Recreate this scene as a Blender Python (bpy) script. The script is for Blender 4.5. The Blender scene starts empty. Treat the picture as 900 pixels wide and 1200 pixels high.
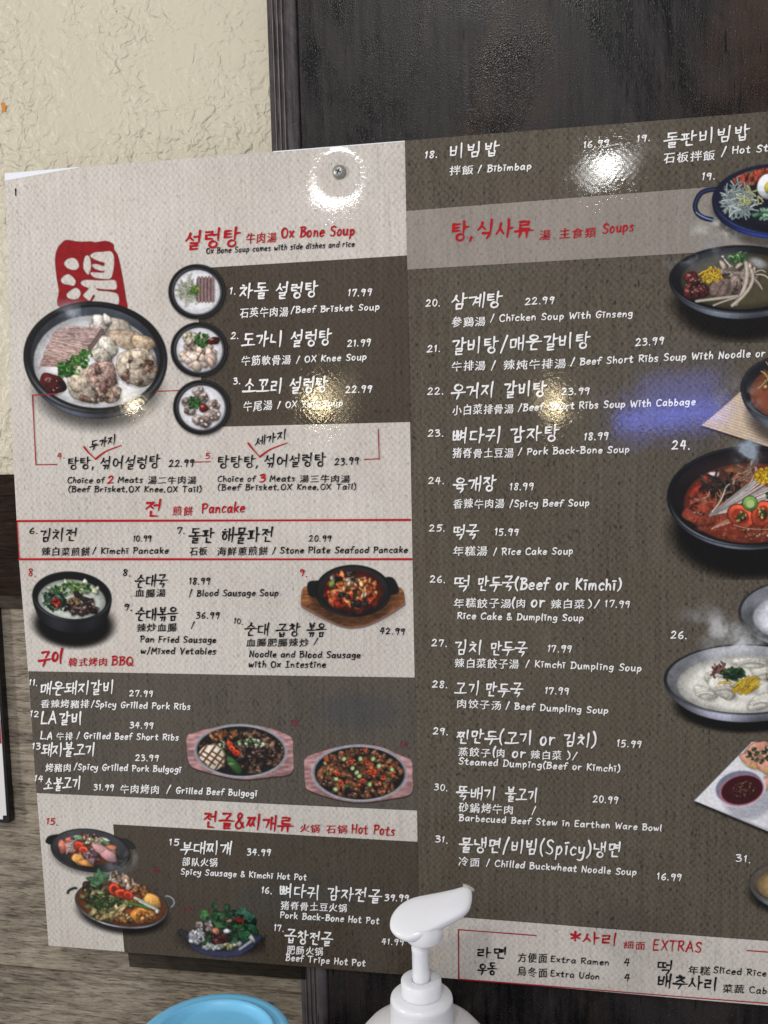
import bpy, bmesh, math, random
import numpy as np
from mathutils import Vector, Matrix

random.seed(7)
rng = np.random.default_rng(7)
scene = bpy.context.scene
COL = scene.collection

# ------------------------------------------------------------------ camera
F = 1143.0                       # focal length in pixels of a 900 x 1200 frame
D = 0.585                        # metres from the lens to the menu's plane
Z0 = 1.35
def unit(v):
    v = np.array(v, float); return v / np.linalg.norm(v)
XW = unit((5750.0, -32.0 + 0.0, -F))            # the menu's left-to-right in camera axes (right, down, forward)
dn = unit((247.0, 11590.0, F)); dn = unit(dn - XW * dn.dot(XW))
ZW = -dn
YW = np.cross(XW, dn); YW = unit(YW)
cam_d = bpy.data.cameras.new("camera")
cam = bpy.data.objects.new("camera", cam_d); COL.objects.link(cam)
cam_d.sensor_fit = 'HORIZONTAL'; cam_d.sensor_width = 36.0; cam_d.lens = 36.0 * F / 900.0
cam_d.clip_start = 0.01; cam_d.clip_end = 50
R = Matrix(((XW[0], -XW[1], -XW[2]), (YW[0], -YW[1], -YW[2]), (ZW[0], -ZW[1], -ZW[2])))
cam.matrix_world = Matrix.Translation((0, -D, Z0)) @ R.to_4x4()
scene.camera = cam

def at(x, y, depth=0.0):
    """the point at that depth behind the menu's plane seen at a photo pixel"""
    x = np.asarray(x, float); y = np.asarray(y, float)
    a = (x - 450.0) / F; b = (y - 600.0) / F
    wx = a * XW[0] + b * XW[1] + XW[2]; wy = a * YW[0] + b * YW[1] + YW[2]; wz = a * ZW[0] + b * ZW[1] + ZW[2]
    t = (depth + D) / wy
    return wx * t, wz * t + Z0
def P(x, y, depth=0.0):
    X, Z = at(x, y, depth)
    return Vector((float(X), depth, float(Z)))

# ------------------------------------------------------------------ light
world = bpy.data.worlds.new("World"); scene.world = world; world.use_nodes = True
bg = world.node_tree.nodes["Background"]
bg.inputs[0].default_value = (0.98, 0.98, 1.0, 1); bg.inputs[1].default_value = 0.33
scene.view_settings.view_transform = 'Standard'; scene.view_settings.look = 'None'
scene.view_settings.exposure = 0.52; scene.view_settings.gamma = 1.0

def lamp(name, px, py, dist, shape, sx, sy, power, color, spread=180):
    """an area lamp hung where its mirror image falls on that spot of the glossy menu"""
    X, Z = at(px, py); k = (dist + D) / D
    pos = Vector((float(X) * k, -dist, (float(Z) - Z0) * k + Z0))
    l = bpy.data.lights.new(name, 'AREA'); l.shape = shape; l.size = sx; l.size_y = sy
    l.energy = power; l.color = color; l.spread = math.radians(spread)
    o = bpy.data.objects.new(name, l); COL.objects.link(o); o.location = pos
    o.rotation_euler = (P(480, 620) - pos).to_track_quat('-Z', 'Y').to_euler()
    return o
lamp("ceiling_lamp", 380, 224, 1.15, 'ELLIPSE', 0.058, 0.032, 0.55, (1.0, 0.98, 0.95))
lamp("ceiling_lamp", 716, 203, 1.15, 'ELLIPSE', 0.042, 0.030, 0.42, (1.0, 0.98, 0.95))
lamp("side_fill", -330, 380, 0.85, 'RECTANGLE', 0.13, 0.10, 6.2, (1.0, 0.97, 0.93))  # unseen fill lamp added at the left for more diffuse light
lamp("ceiling_lamp", 560, -130, 1.25, 'RECTANGLE', 0.10, 0.08, 3.8, (1.0, 0.975, 0.94))
lamp("bulb_lamp", 150, 486, 2.6, 'DISK', 0.042, 0.042, 0.75, (1.0, 0.86, 0.6))
lamp("bulb_lamp", 383, 474, 2.6, 'ELLIPSE', 0.040, 0.075, 0.95, (1.0, 0.82, 0.5))
lamp("bulb_lamp", 654, 462, 2.6, 'ELLIPSE', 0.050, 0.070, 0.95, (1.0, 0.82, 0.5))
lamp("screen_glow", 786, 480, 2.2, 'RECTANGLE', 0.25, 0.065, 0.9, (0.15, 0.21, 1.0))
lamp("screen_glow", 792, 450, 2.2, 'RECTANGLE', 0.17, 0.10, 0.35, (0.18, 0.24, 1.0))

# ------------------------------------------------------------------ materials
def lin(c):
    c = np.asarray(c, float) / 255.0
    return np.where(c <= 0.04045, c / 12.92, ((c + 0.055) / 1.055) ** 2.4)
def lin4(c):
    l = lin(c); return (float(l[0]), float(l[1]), float(l[2]), 1.0)

class NT:
    def __init__(s, name):
        s.m = bpy.data.materials.new(name); s.m.use_nodes = True
        s.t = s.m.node_tree; s.n = s.t.nodes; s.p = s.n["Principled BSDF"]; s.out = s.n["Material Output"]
    def add(s, kind, **kw):
        n = s.n.new(kind)
        for k, v in kw.items():
            if k.startswith('i_'):
                key = k[2:]; key = int(key) if key.isdigit() else key.replace('_', ' ')
                n.inputs[key].default_value = v
            else: setattr(n, k, v)
        return n
    def link(s, a, b): s.t.links.new(a, b)
    def coords(s, scale=(1, 1, 1), rot=(0, 0, 0), kind='Object'):
        tc = s.add('ShaderNodeTexCoord'); mp = s.add('ShaderNodeMapping')
        mp.inputs['Scale'].default_value = scale; mp.inputs['Rotation'].default_value = rot
        s.link(tc.outputs[kind], mp.inputs[0]); return mp.outputs[0]
    def noise(s, vec, scale, detail=4, rough=0.5, dist=0.0):
        n = s.add('ShaderNodeTexNoise'); n.inputs['Scale'].default_value = scale
        n.inputs['Detail'].default_value = detail; n.inputs['Roughness'].default_value = rough
        n.inputs['Distortion'].default_value = dist; s.link(vec, n.inputs['Vector']); return n.outputs['Fac']
    def ramp(s, f, stops):
        r = s.add('ShaderNodeValToRGB'); e = r.color_ramp.elements
        while len(e) < len(stops): e.new(0.5)
        for k, (p, c) in enumerate(stops):
            e[k].position = p; e[k].color = c if len(c) == 4 else (*c, 1)
        s.link(f, r.inputs[0]); return r.outputs[0]
    def math(s, op, a, b=None, c=None):
        n = s.add('ShaderNodeMath', operation=op)
        for i, v in enumerate((a, b, c)):
            if v is None: continue
            if isinstance(v, (int, float)): n.inputs[i].default_value = v
            else: s.link(v, n.inputs[i])
        return n.outputs[0]
    def mix(s, f, a, b, mode='MIX'):
        n = s.add('ShaderNodeMix', data_type='RGBA', blend_type=mode)
        for i, v in ((0, f), (6, a), (7, b)):
            if isinstance(v, (int, float)): n.inputs[i].default_value = v
            elif isinstance(v, tuple): n.inputs[i].default_value = v
            else: s.link(v, n.inputs[i])
        return n.outputs[2]
    def bump(s, h, strength, dist, normal=None):
        b = s.add('ShaderNodeBump'); b.inputs['Strength'].default_value = strength
        b.inputs['Distance'].default_value = dist; s.link(h, b.inputs['Height'])
        if normal is not None: s.link(normal, b.inputs['Normal'])
        return b.outputs[0]

def sheet_gloss(n, weave_colour=None, base=None, film_bump=1.0):
    """the laminate all prints share: canvas emboss, soft body, clear glossy film"""
    vec = n.coords()
    sep = n.add('ShaderNodeSeparateXYZ'); n.link(vec, sep.inputs[0])
    wob = n.noise(vec, 240, 2)
    x = n.math('MULTIPLY', sep.outputs[0], 2 * math.pi / 0.0040)
    z = n.math('MULTIPLY', sep.outputs[2], 2 * math.pi / 0.0046)
    x2 = n.math('ADD', x, n.math('MULTIPLY', wob, 5.0)); z2 = n.math('ADD', z, n.math('MULTIPLY', n.noise(vec, 170, 2), 6.0))
    w = n.math('MULTIPLY', n.math('SINE', x2), n.math('SINE', z2))
    fine = n.noise(vec, 900, 3, 0.65)
    h = n.math('ADD', n.math('MULTIPLY', w, 0.5), n.math('MULTIPLY', fine, 1.6))
    if base is not None:
        k1, k2 = weave_colour
        amt = n.math('ADD', n.math('MULTIPLY', w, k1), n.math('MULTIPLY', n.math('SUBTRACT', fine, 0.5), k2))
        stripes = n.noise(n.coords((1, 1, 0.04)), 420, 3, 0.6)
        amt = n.math('ADD', amt, n.math('MULTIPLY', n.math('SUBTRACT', stripes, 0.5), k2 * 0.8))
        dash = n.ramp(n.noise(n.coords((1, 1, 0.5)), 620, 2, 0.45), [(0.30, (1, 1, 1)), (0.43, (0, 0, 0))])
        amt = n.math('SUBTRACT', amt, n.math('MULTIPLY', dash, k2 * 0.42))
        big = n.noise(vec, 9, 4, 0.55)
        amt = n.math('ADD', amt, n.math('MULTIPLY', n.math('SUBTRACT', big, 0.5), 0.42))
        amt = n.math('ADD', amt, 1.0)
        hs = n.add('ShaderNodeHueSaturation'); hs.inputs['Color'].default_value = base
        n.link(amt, hs.inputs['Value'])
        stain = n.math('MULTIPLY', n.math('GREATER_THAN', n.noise(n.coords((1, 1, 1)), 330, 1, 0.3), 0.835), 0.8)
        warm = n.ramp(n.noise(n.coords(), 17, 5, 0.6), [(0.5, (0, 0, 0)), (0.78, (1, 1, 1))])
        warmf = n.math('MULTIPLY', warm, 0.22)
        c = n.mix(warmf, hs.outputs[0], (base[0] * 0.72, base[1] * 0.58, base[2] * 0.46, 1))
        c = n.mix(stain, c, (0.008, 0.007, 0.006, 1))
        n.link(c, n.p.inputs['Base Color'])
    warp = n.noise(vec, 60, 2)
    hh = n.math('ADD', h, n.math('MULTIPLY', warp, 2.5))
    nb = n.bump(h, 0.5 * film_bump, 0.00006)
    n.link(nb, n.p.inputs['Normal']); 
    wr = n.noise(n.coords((0.35, 1, 1)), 700, 3, 0.6)
    fold = n.ramp(n.math('ABSOLUTE', n.math('SUBTRACT', n.noise(n.coords((0.4, 1, 1), (0, 0.35, 0)), 330, 3, 0.5, 0.5), 0.5)), [(0.0, (1, 1, 1)), (0.035, (0, 0, 0))])
    hc_ = n.math('ADD', n.math('MULTIPLY', h, 0.8), n.math('ADD', n.math('MULTIPLY', warp, 1.5), n.math('ADD', n.math('MULTIPLY', wr, 1.4), n.math('MULTIPLY', fold, 0.45))))
    n.link(n.bump(hc_, 0.5 * film_bump, 0.0000105), n.p.inputs['Coat Normal'])
    n.p.inputs['Roughness'].default_value = 0.42
    n.p.inputs['Specular IOR Level'].default_value = 0.06
    n.p.inputs['Coat Weight'].default_value = 0.55
    n.link(n.ramp(n.noise(vec, 40, 5, 0.6), [(0.45, (0.03,) * 3), (0.8, (0.15,) * 3)]), n.p.inputs['Coat Roughness'])
    n.p.inputs['Coat IOR'].default_value = 1.42

MAT = {}
def print_mat(name, srgb, k=None):
    n = NT(name); c = lin4(srgb); n.p.inputs['Base Color'].default_value = c
    if k: sheet_gloss(n, k, c)
    else: sheet_gloss(n)
    MAT[name] = n.m; return n.m
print_mat('beige_print', (200, 194, 186), (0.085, 0.52))
print_mat('dark_print', (88, 81, 70), (0.17, 1.15)); print_mat('deep_print', (74, 66, 56), (0.12, 0.9)); print_mat('olive_print', (86, 80, 72), (0.12, 0.9))
print_mat('grey_print', (146, 138, 130), (0.06, 0.5))
print_mat('red_ink', (172, 14, 26)); print_mat('black_ink', (14, 12, 12)); print_mat('white_ink', (240, 239, 238))
print_mat('faded_red_ink', (120, 42, 46)); print_mat('line_red_ink', (160, 20, 40))
n = NT('blank_border'); n.p.inputs['Base Color'].default_value = (0.78, 0.81, 0.86, 1); n.p.inputs['Roughness'].default_value = 0.3; MAT['blank_border'] = n.m
# photographs printed on the sheet: colour and coverage come from the mesh
n = NT('dish_print'); sheet_gloss(n, film_bump=0.8)
va = n.add('ShaderNodeVertexColor', layer_name='print')
n.link(va.outputs['Color'], n.p.inputs['Base Color'])
tr = n.add('ShaderNodeBsdfTransparent'); mx = n.add('ShaderNodeMixShader')
n.link(va.outputs['Alpha'], mx.inputs[0]); n.link(tr.outputs[0], mx.inputs[1]); n.link(n.p.outputs[0], mx.inputs[2])
n.link(mx.outputs[0], n.out.inputs[0]); MAT['dish_print'] = n.m

def wall_paint():
    n = NT('cream_plaster_paint'); vec = n.coords()
    wob = n.noise(vec, 30, 3); v2 = n.add('ShaderNodeVectorMath', operation='ADD')
    nz = n.add('ShaderNodeTexNoise'); nz.inputs['Scale'].default_value = 45; nz.inputs['Detail'].default_value = 3; n.link(vec, nz.inputs['Vector'])
    sc = n.add('ShaderNodeVectorMath', operation='SCALE'); sc.inputs['Scale'].default_value = 0.014
    n.link(nz.outputs['Color'], sc.inputs[0]); n.link(vec, v2.inputs[0]); n.link(sc.outputs[0], v2.inputs[1])
    w = v2.outputs[0]
    a = n.noise(w, 72, 2, 0.45, 0.5)
    ridge = n.ramp(n.math('ABSOLUTE', n.math('SUBTRACT', a, 0.5)), [(0.0, (1, 1, 1)), (0.08, (0.6,) * 3), (0.22, (0, 0, 0))])
    b = n.noise(w, 190, 1, 0.5, 0.2)
    lumps = n.ramp(b, [(0.42, (0, 0, 0)), (0.55, (1, 1, 1))])
    patch = n.ramp(n.noise(n.coords(), 13, 3, 0.5), [(0.40, (0.35,) * 3), (0.58, (1, 1, 1))])
    l2 = n.ramp(n.noise(w, 105, 2, 0.45, 0.3), [(0.43, (0, 0, 0)), (0.56, (1, 1, 1))])
    h = n.math('MULTIPLY', n.math('ADD', n.math('MULTIPLY', ridge, 0.45), n.math('ADD', n.math('MULTIPLY', l2, 0.8), n.math('MULTIPLY', lumps, 0.4))), patch)
    h = n.math('ADD', h, n.math('MULTIPLY', n.noise(vec, 28, 3), 1.3))
    h = n.math('ADD', h, n.math('MULTIPLY', n.noise(vec, 420, 2), 0.12))
    n.link(n.bump(h, 0.8, 0.0014), n.p.inputs['Normal'])
    c = n.mix(n.noise(vec, 10, 4), lin4((206, 199, 178)), lin4((193, 185, 164)))
    g = n.math('MULTIPLY', n.math('GREATER_THAN', n.noise(vec, 210, 1, 0.2), 0.815), 0.75)
    c = n.mix(g, c, lin4((70, 55, 40))); n.link(c, n.p.inputs['Base Color'])
    n.p.inputs['Roughness'].default_value = 0.42; n.p.inputs['Specular IOR Level'].default_value = 0.35
    return n.m
MAT['plaster'] = wall_paint()

def wood(name, c1, c2, c3, along='x', scale=1.0, rough=0.6, bumpd=0.0006, contrast=1.0, spec=0.3, seed=0.0):
    n = NT(name)
    s = (0.12, 1, 1) if along == 'x' else (1, 1, 0.07)
    vec = n.coords(s); tc = vec
    if seed:
        ad = n.add('ShaderNodeVectorMath', operation='ADD'); ad.inputs[1].default_value = (seed, seed * 2, seed * 3)
        n.link(vec, ad.inputs[0]); tc = ad.outputs[0]
    g = n.noise(tc, 260 * scale, 6, 0.7, 0.8); g2 = n.noise(tc, 1100 * scale, 4, 0.75, 0.2)
    big = n.noise(n.coords((0.4, 1, 1) if along == 'x' else (1, 1, 0.4)), 16 * scale, 4, 0.6, 1.2)
    f = n.math('ADD', n.math('MULTIPLY', g, 0.55), n.math('MULTIPLY', g2, 0.25))
    f = n.math('ADD', f, n.math('MULTIPLY', big, 0.32))
    w = 0.16 / contrast
    c = n.ramp(f, [(0.56 - w, c1), (0.56, c2), (0.56 + w, c3)])
    crack = n.ramp(n.noise(tc, 620 * scale, 5, 0.72, 0.4), [(0.34, (0.22,) * 3), (0.46, (1, 1, 1))])
    c = n.mix(0.75, c, crack, 'MULTIPLY')
    n.link(c, n.p.inputs['Base Color'])
    n.link(n.bump(n.math('ADD', f, n.math('MULTIPLY', crack, 0.4)), 0.7, bumpd), n.p.inputs['Normal'])
    n.p.inputs['Roughness'].default_value = rough; n.p.inputs['Specular IOR Level'].default_value = spec
    return n.m
MAT['grey_plank'] = wood('weathered_grey_wood', lin4((74, 65, 55)), lin4((142, 131, 115)), lin4((182, 172, 154)), bumpd=0.0014, contrast=1.1)
MAT['brown_plank'] = wood('dark_brown_wood', lin4((11, 7, 5)), lin4((34, 24, 18)), lin4((60, 46, 35)), seed=3.1, rough=0.6, spec=0.08)
MAT['ledge'] = wood('ledge_wood', lin4((44, 38, 32)), lin4((70, 61, 52)), lin4((94, 85, 73)), seed=5.7, spec=0.12)

def black_board(name, base, hi, warm, seed=0.0, rough=0.27):
    n = NT(name); vec = n.coords((1, 1, 0.06)); v0 = n.coords()
    st = n.noise(vec, 260, 5, 0.65); big = n.noise(n.coords((1, 1, 0.75)), 12, 6, 0.62, 1.8); sp = n.noise(v0, 1100, 2, 0.5)
    f = n.math('ADD', n.math('MULTIPLY', st, 0.35), n.math('MULTIPLY', big, 0.65))
    c = n.ramp(f, [(0.42, base), (0.60, hi)])
    wf = n.ramp(n.noise(n.coords((1.0, 1, 0.6), (0, 0.45, 0)), 11, 4, 0.55, 0.5), [(0.52, (0, 0, 0)), (0.70, (1, 1, 1))])
    c = n.mix(n.math('MULTIPLY', wf, 0.8), c, warm)
    glint = n.math('MULTIPLY', n.math('GREATER_THAN', sp, 0.66), 0.30)
    c = n.mix(glint, c, lin4((120, 118, 122)))  # small pale glints painted into the board's colour
    pores = n.ramp(n.noise(n.coords((1, 1, 0.10)), 520, 2, 0.4), [(0.24, (0.1,) * 3), (0.32, (1, 1, 1))])
    c = n.mix(1.0, c, pores, 'MULTIPLY'); n.link(c, n.p.inputs['Base Color'])
    h = n.math('ADD', n.math('MULTIPLY', st, 1.0), n.math('MULTIPLY', sp, 1.3))
    n.link(n.bump(h, 0.55, 0.00022), n.p.inputs['Normal'])
    n.link(n.math('MAXIMUM', n.math('MULTIPLY_ADD', big, 0.9, rough - 0.45), 0.16), n.p.inputs['Roughness'])
    n.p.inputs['Specular IOR Level'].default_value = 0.17
    return n.m
MAT['black_board'] = black_board('black_stained_plywood', lin4((6, 6, 6)), lin4((44, 40, 40)), lin4((66, 49, 38)))
MAT['black_trim'] = black_board('black_painted_trim', lin4((40, 36, 38)), lin4((86, 80, 82)), lin4((90, 78, 76)), rough=0.42)

def plain(name, srgb, rough=0.4, spec=0.5, metal=0.0, sss=0.0, noise=0.0, bump=0.0):
    n = NT(name); c = lin4(srgb)
    n.p.inputs['Base Color'].default_value = c
    if noise:
        v = n.noise(n.coords(), 60, 4); n.link(n.mix(v, c, tuple(x * (1 - noise) for x in c[:3]) + (1,)), n.p.inputs['Base Color'])
    if bump: n.link(n.bump(n.noise(n.coords(), 260, 3), 0.4, bump), n.p.inputs['Normal'])
    n.p.inputs['Roughness'].default_value = rough; n.p.inputs['Specular IOR Level'].default_value = spec
    n.p.inputs['Metallic'].default_value = metal
    if sss:
        n.p.inputs['Subsurface Weight'].default_value = sss; n.p.inputs['Subsurface Radius'].default_value = (0.004, 0.0035, 0.003)
        n.p.inputs['Subsurface Scale'].default_value = 1.0
    MAT[name] = n.m; return n.m
plain('white_plastic', (238, 239, 243), 0.2, 0.5, sss=0.25, noise=0.05, bump=0.00008)
plain('bottle_plastic', (228, 226, 226), 0.35, 0.45, sss=0.4, noise=0.08)
plain('worn_wood', (120, 106, 100), 0.5, noise=0.5)
plain('blue_plastic', (122, 200, 240), 0.38, 0.45, noise=0.08, bump=0.0001)
plain('dried_soap', (206, 198, 186), 0.6, 0.4, noise=0.35, bump=0.0006)
plain('screw_metal', (176, 174, 170), 0.38, 0.6, metal=0.75, noise=0.3, bump=0.0002)
plain('recess_dark', (22, 22, 24), 0.5)
plain('panel_edge', (205, 205, 208), 0.4)
plain('sign_frame', (14, 13, 14), 0.35, noise=0.3)
plain('sign_face', (222, 220, 220), 0.35, noise=0.05)
plain('sign_red', (176, 24, 36), 0.35, noise=0.08)
plain('orange_paint', (206, 132, 44), 0.6, noise=0.2)
plain('counter', (60, 54, 48), 0.5, noise=0.3, bump=0.0003)
n = NT('dark_band_tint'); n.p.inputs['Base Color'].default_value = lin4((40, 36, 31)); n.p.inputs['Roughness'].default_value = 0.45  # see-through dark tint for the stand-in sheet below the menu
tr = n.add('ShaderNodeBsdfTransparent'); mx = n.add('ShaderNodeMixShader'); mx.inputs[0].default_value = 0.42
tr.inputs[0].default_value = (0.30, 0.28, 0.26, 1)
n.link(tr.outputs[0], mx.inputs[1]); n.link(n.p.outputs[0], mx.inputs[2]); n.link(mx.outputs[0], n.out.inputs[0]); MAT['dark_band_tint'] = n.m

# ------------------------------------------------------------------ object helpers
def empty(name, label, cat, loc=(0, 0, 0), group=None):
    o = bpy.data.objects.new(name, None); COL.objects.link(o); o.location = loc; o.empty_display_size = 0.02
    o['label'] = label; o['category'] = cat
    if group: o['group'] = group
    return o
def link_mesh(name, me, mat, parent=None, label=None):
    o = bpy.data.objects.new(name, me); COL.objects.link(o)
    if mat is not None: me.materials.append(MAT[mat] if isinstance(mat, str) else mat)
    if parent is not None:
        o.parent = parent
        o.matrix_parent_inverse = Matrix.Translation(parent.location).inverted() if parent.type == 'EMPTY' else Matrix()
    if label: o['label'] = label
    return o
def mesh_np(name, V, Fq, mat, parent=None, label=None, smooth=False):
    """fast mesh of quads (or any equal-sized polygons)"""
    V = np.asarray(V, np.float32); Fq = np.asarray(Fq, np.int32)
    me = bpy.data.meshes.new(name); k = Fq.shape[1]
    me.vertices.add(len(V)); me.vertices.foreach_set('co', V.ravel())
    me.loops.add(Fq.size); me.loops.foreach_set('vertex_index', Fq.ravel())
    me.polygons.add(len(Fq)); me.polygons.foreach_set('loop_start', np.arange(len(Fq), dtype=np.int32) * k)
    me.polygons.foreach_set('loop_total', np.full(len(Fq), k, np.int32))
    if smooth: me.polygons.foreach_set('use_smooth', np.ones(len(Fq), bool))
    me.update(calc_edges=True); me.validate()
    return link_mesh(name, me, mat, parent, label)
def bm_obj(name, bm, mat, parent=None, label=None, smooth=False):
    me = bpy.data.meshes.new(name); bmesh.ops.recalc_face_normals(bm, faces=bm.faces[:])
    bm.to_mesh(me); bm.free()
    if smooth:
        for p in me.polygons: p.use_smooth = True
    return link_mesh(name, me, mat, parent, label)
def box_bm(x0, x1, y0, y1, z0, z1, bevel=0.0, bm=None):
    bm = bm or bmesh.new()
    r = bmesh.ops.create_cube(bm, size=1.0)
    for v in r['verts']:
        v.co = Vector(((x0 + x1) / 2 + v.co.x * (x1 - x0), (y0 + y1) / 2 + v.co.y * (y1 - y0), (z0 + z1) / 2 + v.co.z * (z1 - z0)))
    if bevel: bmesh.ops.bevel(bm, geom=bm.edges[:], offset=bevel, segments=2, affect='EDGES', profile=0.6)
    return bm
def lathe(name, prof, mat, parent=None, c=(0, 0, 0), seg=96, label=None, rib=None):
    """profile of (radius, height) turned about z; rib = (z0, z1, count, depth)"""
    V = []; Fq = []
    for (r, z) in prof:
        for k in range(seg):
            a = 2 * math.pi * k / seg; rr = r
            if rib and rib[0] <= z <= rib[1]: rr = r - (rib[3] if k % 2 else 0)
            V.append((c[0] + rr * math.cos(a), c[1] + rr * math.sin(a), c[2] + z))
    for i in range(len(prof) - 1):
        for k in range(seg):
            k2 = (k + 1) % seg
            Fq.append((i * seg + k, i * seg + k2, (i + 1) * seg + k2, (i + 1) * seg + k))
    return mesh_np(name, V, Fq, mat, parent, label, smooth=not rib)

# ------------------------------------------------------------------ the menu's surface (slightly dished round its screw, barely bowed)
SX, SZ = (float(v) for v in at(397, 201))
def surf(X, Z):
    d2 = (X - SX) ** 2 + (Z - SZ) ** 2
    return 0.00085 * np.exp(-d2 / (2 * 0.0062 ** 2)) + 0.00022 * np.sin(X * 31 + Z * 9) + 0.0002 * np.sin(Z * 27 - X * 12 + 1.3)
def on_sheet(x, y, off):
    X, Z = at(x, y); return np.stack([X, surf(X, Z) - off, Z], -1)
# ------------------------------------------------------------------ the wall, planks, boards
WALL = 0.024; PLANK = 0.021; TRIM = 0.0045
Xl = float(at(-260, 300, WALL)[0]); Xr = float(at(1250, 600, WALL)[0])
zt = float(at(450, -260, WALL)[1]); zb = Z0 - 0.62
z_split = float(at(5, 556, PLANK)[1])
w = bm_obj('wall', box_bm(Xl, Xr, WALL, WALL + 0.08, zb, zt), 'plaster'); w['kind'] = 'structure'
spk = mesh_np('paint_spot', [tuple(P(x, y, WALL - 0.0006)) for x, y in ((1, 121), (4, 119.5), (5.2, 123), (8, 124), (6.2, 127.5), (7, 132), (3.5, 130), (1.5, 133), (2.2, 127))], [tuple(range(9))], 'orange_paint', w)

# weathered wood cladding under the plaster: one horizontal board per course
clad = empty('wood_cladding', 'horizontal weathered wood boards below the cream plaster, left of the black board', 'cladding', P(10, 900, PLANK))
zs = [z_split] + [float(at(5, y, PLANK)[1]) for y in (697, 712, 921, 1131, 1345)] + [zb]
mats = ['brown_plank', 'ledge', 'grey_plank', 'grey_plank', 'grey_plank', 'grey_plank']
labs = ['dark brown top board', 'narrow dark moulding strip', None, None, None, None]
for k in range(6):
    pr = (0.0, 0.0035, 0.001, 0.0, 0.0016, 0.0006)[k]
    gap = 0.00015
    bm = box_bm(0, 1, PLANK - pr, WALL - 0.0002, 0, 1)
    for v in bm.verts:
        v.co.x = Xl + 0.002 + v.co.x * (float(at(362, 900, PLANK)[0]) - Xl); v.co.z = zs[k + 1] + gap + v.co.z * (zs[k] - zs[k + 1] - 2 * gap)
    bmesh.ops.bevel(bm, geom=bm.edges[:], offset=0.0004, segments=2, affect='EDGES')
    # move the grain of each board to its own place by shifting the mesh's own origin
    o = bm_obj('board', bm, mats[k], None, labs[k])
    sh = Vector((0.37 * k, 0.0, 0.83 * k)); o.data.transform(Matrix.Translation(sh)); o.location = -sh
    o.parent = clad; o.matrix_parent_inverse = Matrix.Translation(clad.location).inverted()

bm_obj('batten', box_bm(Xl + 0.004, float(at(360, 900, PLANK)[0]), PLANK + 0.0012, WALL - 0.0004, zb + 0.003, z_split - 0.003), 'recess_dark', clad)
# black stained board and its fluted edge trim
bx0 = float(at(348.6, 300, TRIM)[0]); tx0 = float(at(312, 40, TRIM)[0]); tx0 = float(at(324, 300, TRIM)[0]) - 0.0
tx0 = float(at(317.5, 165, TRIM)[0]); bx0 = float(at(352, 165, TRIM)[0])
b = bm_obj('plywood_board', box_bm(bx0 + 0.0008, Xr - 0.002, TRIM, WALL - 0.0004, zb + 0.002, zt - 0.002, 0.0006), 'black_board')
b['label'] = 'large black stained plywood board behind the right side of the menu'; b['category'] = 'board'
prof = []; W = bx0 - tx0 - 0.0004
cuts = [0.0, .05, .19, .21, .25, .27, .35, .37, .41, .43, .51, .53, .57, .59, .96, 1.0]
dep = [0.0009, 0, 0, .001, .001, 0, 0, .001, .001, 0, 0, .001, .001, 0, 0, 0.0009]
V = []
for z in np.linspace(zb + 0.001, zt - 0.001, 60):
    V.append((tx0, WALL - 0.0004, z))
    for cu, de in zip(cuts, dep): V.append((tx0 + W * cu, TRIM + 0.0004 + de, z))
    V.append((tx0 + W, WALL - 0.0004, z))
k = len(cuts) + 2
Fq = [(i * k + j, i * k + j + 1, (i + 1) * k + j + 1, (i + 1) * k + j) for i in range(59) for j in range(k - 1)]
t = mesh_np('grooved_trim', V, Fq, 'black_trim')
for cu in (0.19, 0.35, 0.51):
    xx = tx0 + W * cu; zz = np.linspace(zb + 0.002, zt - 0.002, 160); ww = 0.00028 * (1 + 0.35 * np.sin(zz * 410 + cu * 40) * np.sin(zz * 173))
    Vg = np.concatenate([np.stack([xx - ww, np.full(160, TRIM + 0.0002), zz], -1), np.stack([xx + ww, np.full(160, TRIM + 0.0002), zz], -1)])
    mesh_np('worn_groove', Vg, [(i, 160 + i, 161 + i, i + 1) for i in range(159)], 'worn_wood', t)
t['label'] = 'narrow black trim with vertical grooves along the left edge of the plywood board'; t['category'] = 'trim'

# ------------------------------------------------------------------ the menu board
menu = empty('menu_board', 'glossy beige and brown Korean restaurant menu board with dish photos, screwed to the wall', 'menu board', P(480, 1144, 0.0))
TL, TR, BR, BL = (5, 203), (1085, 116), (1085, 1195), (57, 1108)
def quad_sheet(name, c, off, nx, ny, mat, parent=menu, label=None, back=None, curve_top=None):
    """sheet between four photo corners, gridded so that it follows the menu's surface"""
    (ax, ay), (bx, by), (cx, cy), (dx, dy) = c
    A, B, C, E = [np.array(at(*q)) for q in c]
    u = np.linspace(0, 1, nx + 1)[None, :, None]; v = np.linspace(0, 1, ny + 1)[:, None, None]
    G = (A * (1 - u) + B * u) * (1 - v) + (E * (1 - u) + C * u) * v
    X, Z = G[..., 0], G[..., 1]
    Vv = np.stack([X, surf(X, Z) - off, Z], -1).reshape(-1, 3)
    idx = np.arange((nx + 1) * (ny + 1)).reshape(ny + 1, nx + 1)
    Fq = np.stack([idx[:-1, :-1], idx[1:, :-1], idx[1:, 1:], idx[:-1, 1:]], -1).reshape(-1, 4)
    if back is not None:
        n0 = len(Vv); rim = np.concatenate([idx[0, :], idx[1:, -1], idx[-1, -2::-1], idx[-2:0:-1, 0]])
        Bk = Vv[rim].copy(); Bk[:, 1] += back; Vv = np.concatenate([Vv, Bk]); m = len(rim)
        r2 = np.arange(m) + n0
        S = np.stack([rim, np.roll(rim, -1), np.roll(r2, -1), r2], -1)
        return mesh_np(name, Vv, Fq, mat, parent, label, smooth=True), (Vv, S, r2)
    return mesh_np(name, Vv, Fq, mat, parent, label, smooth=True)
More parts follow.
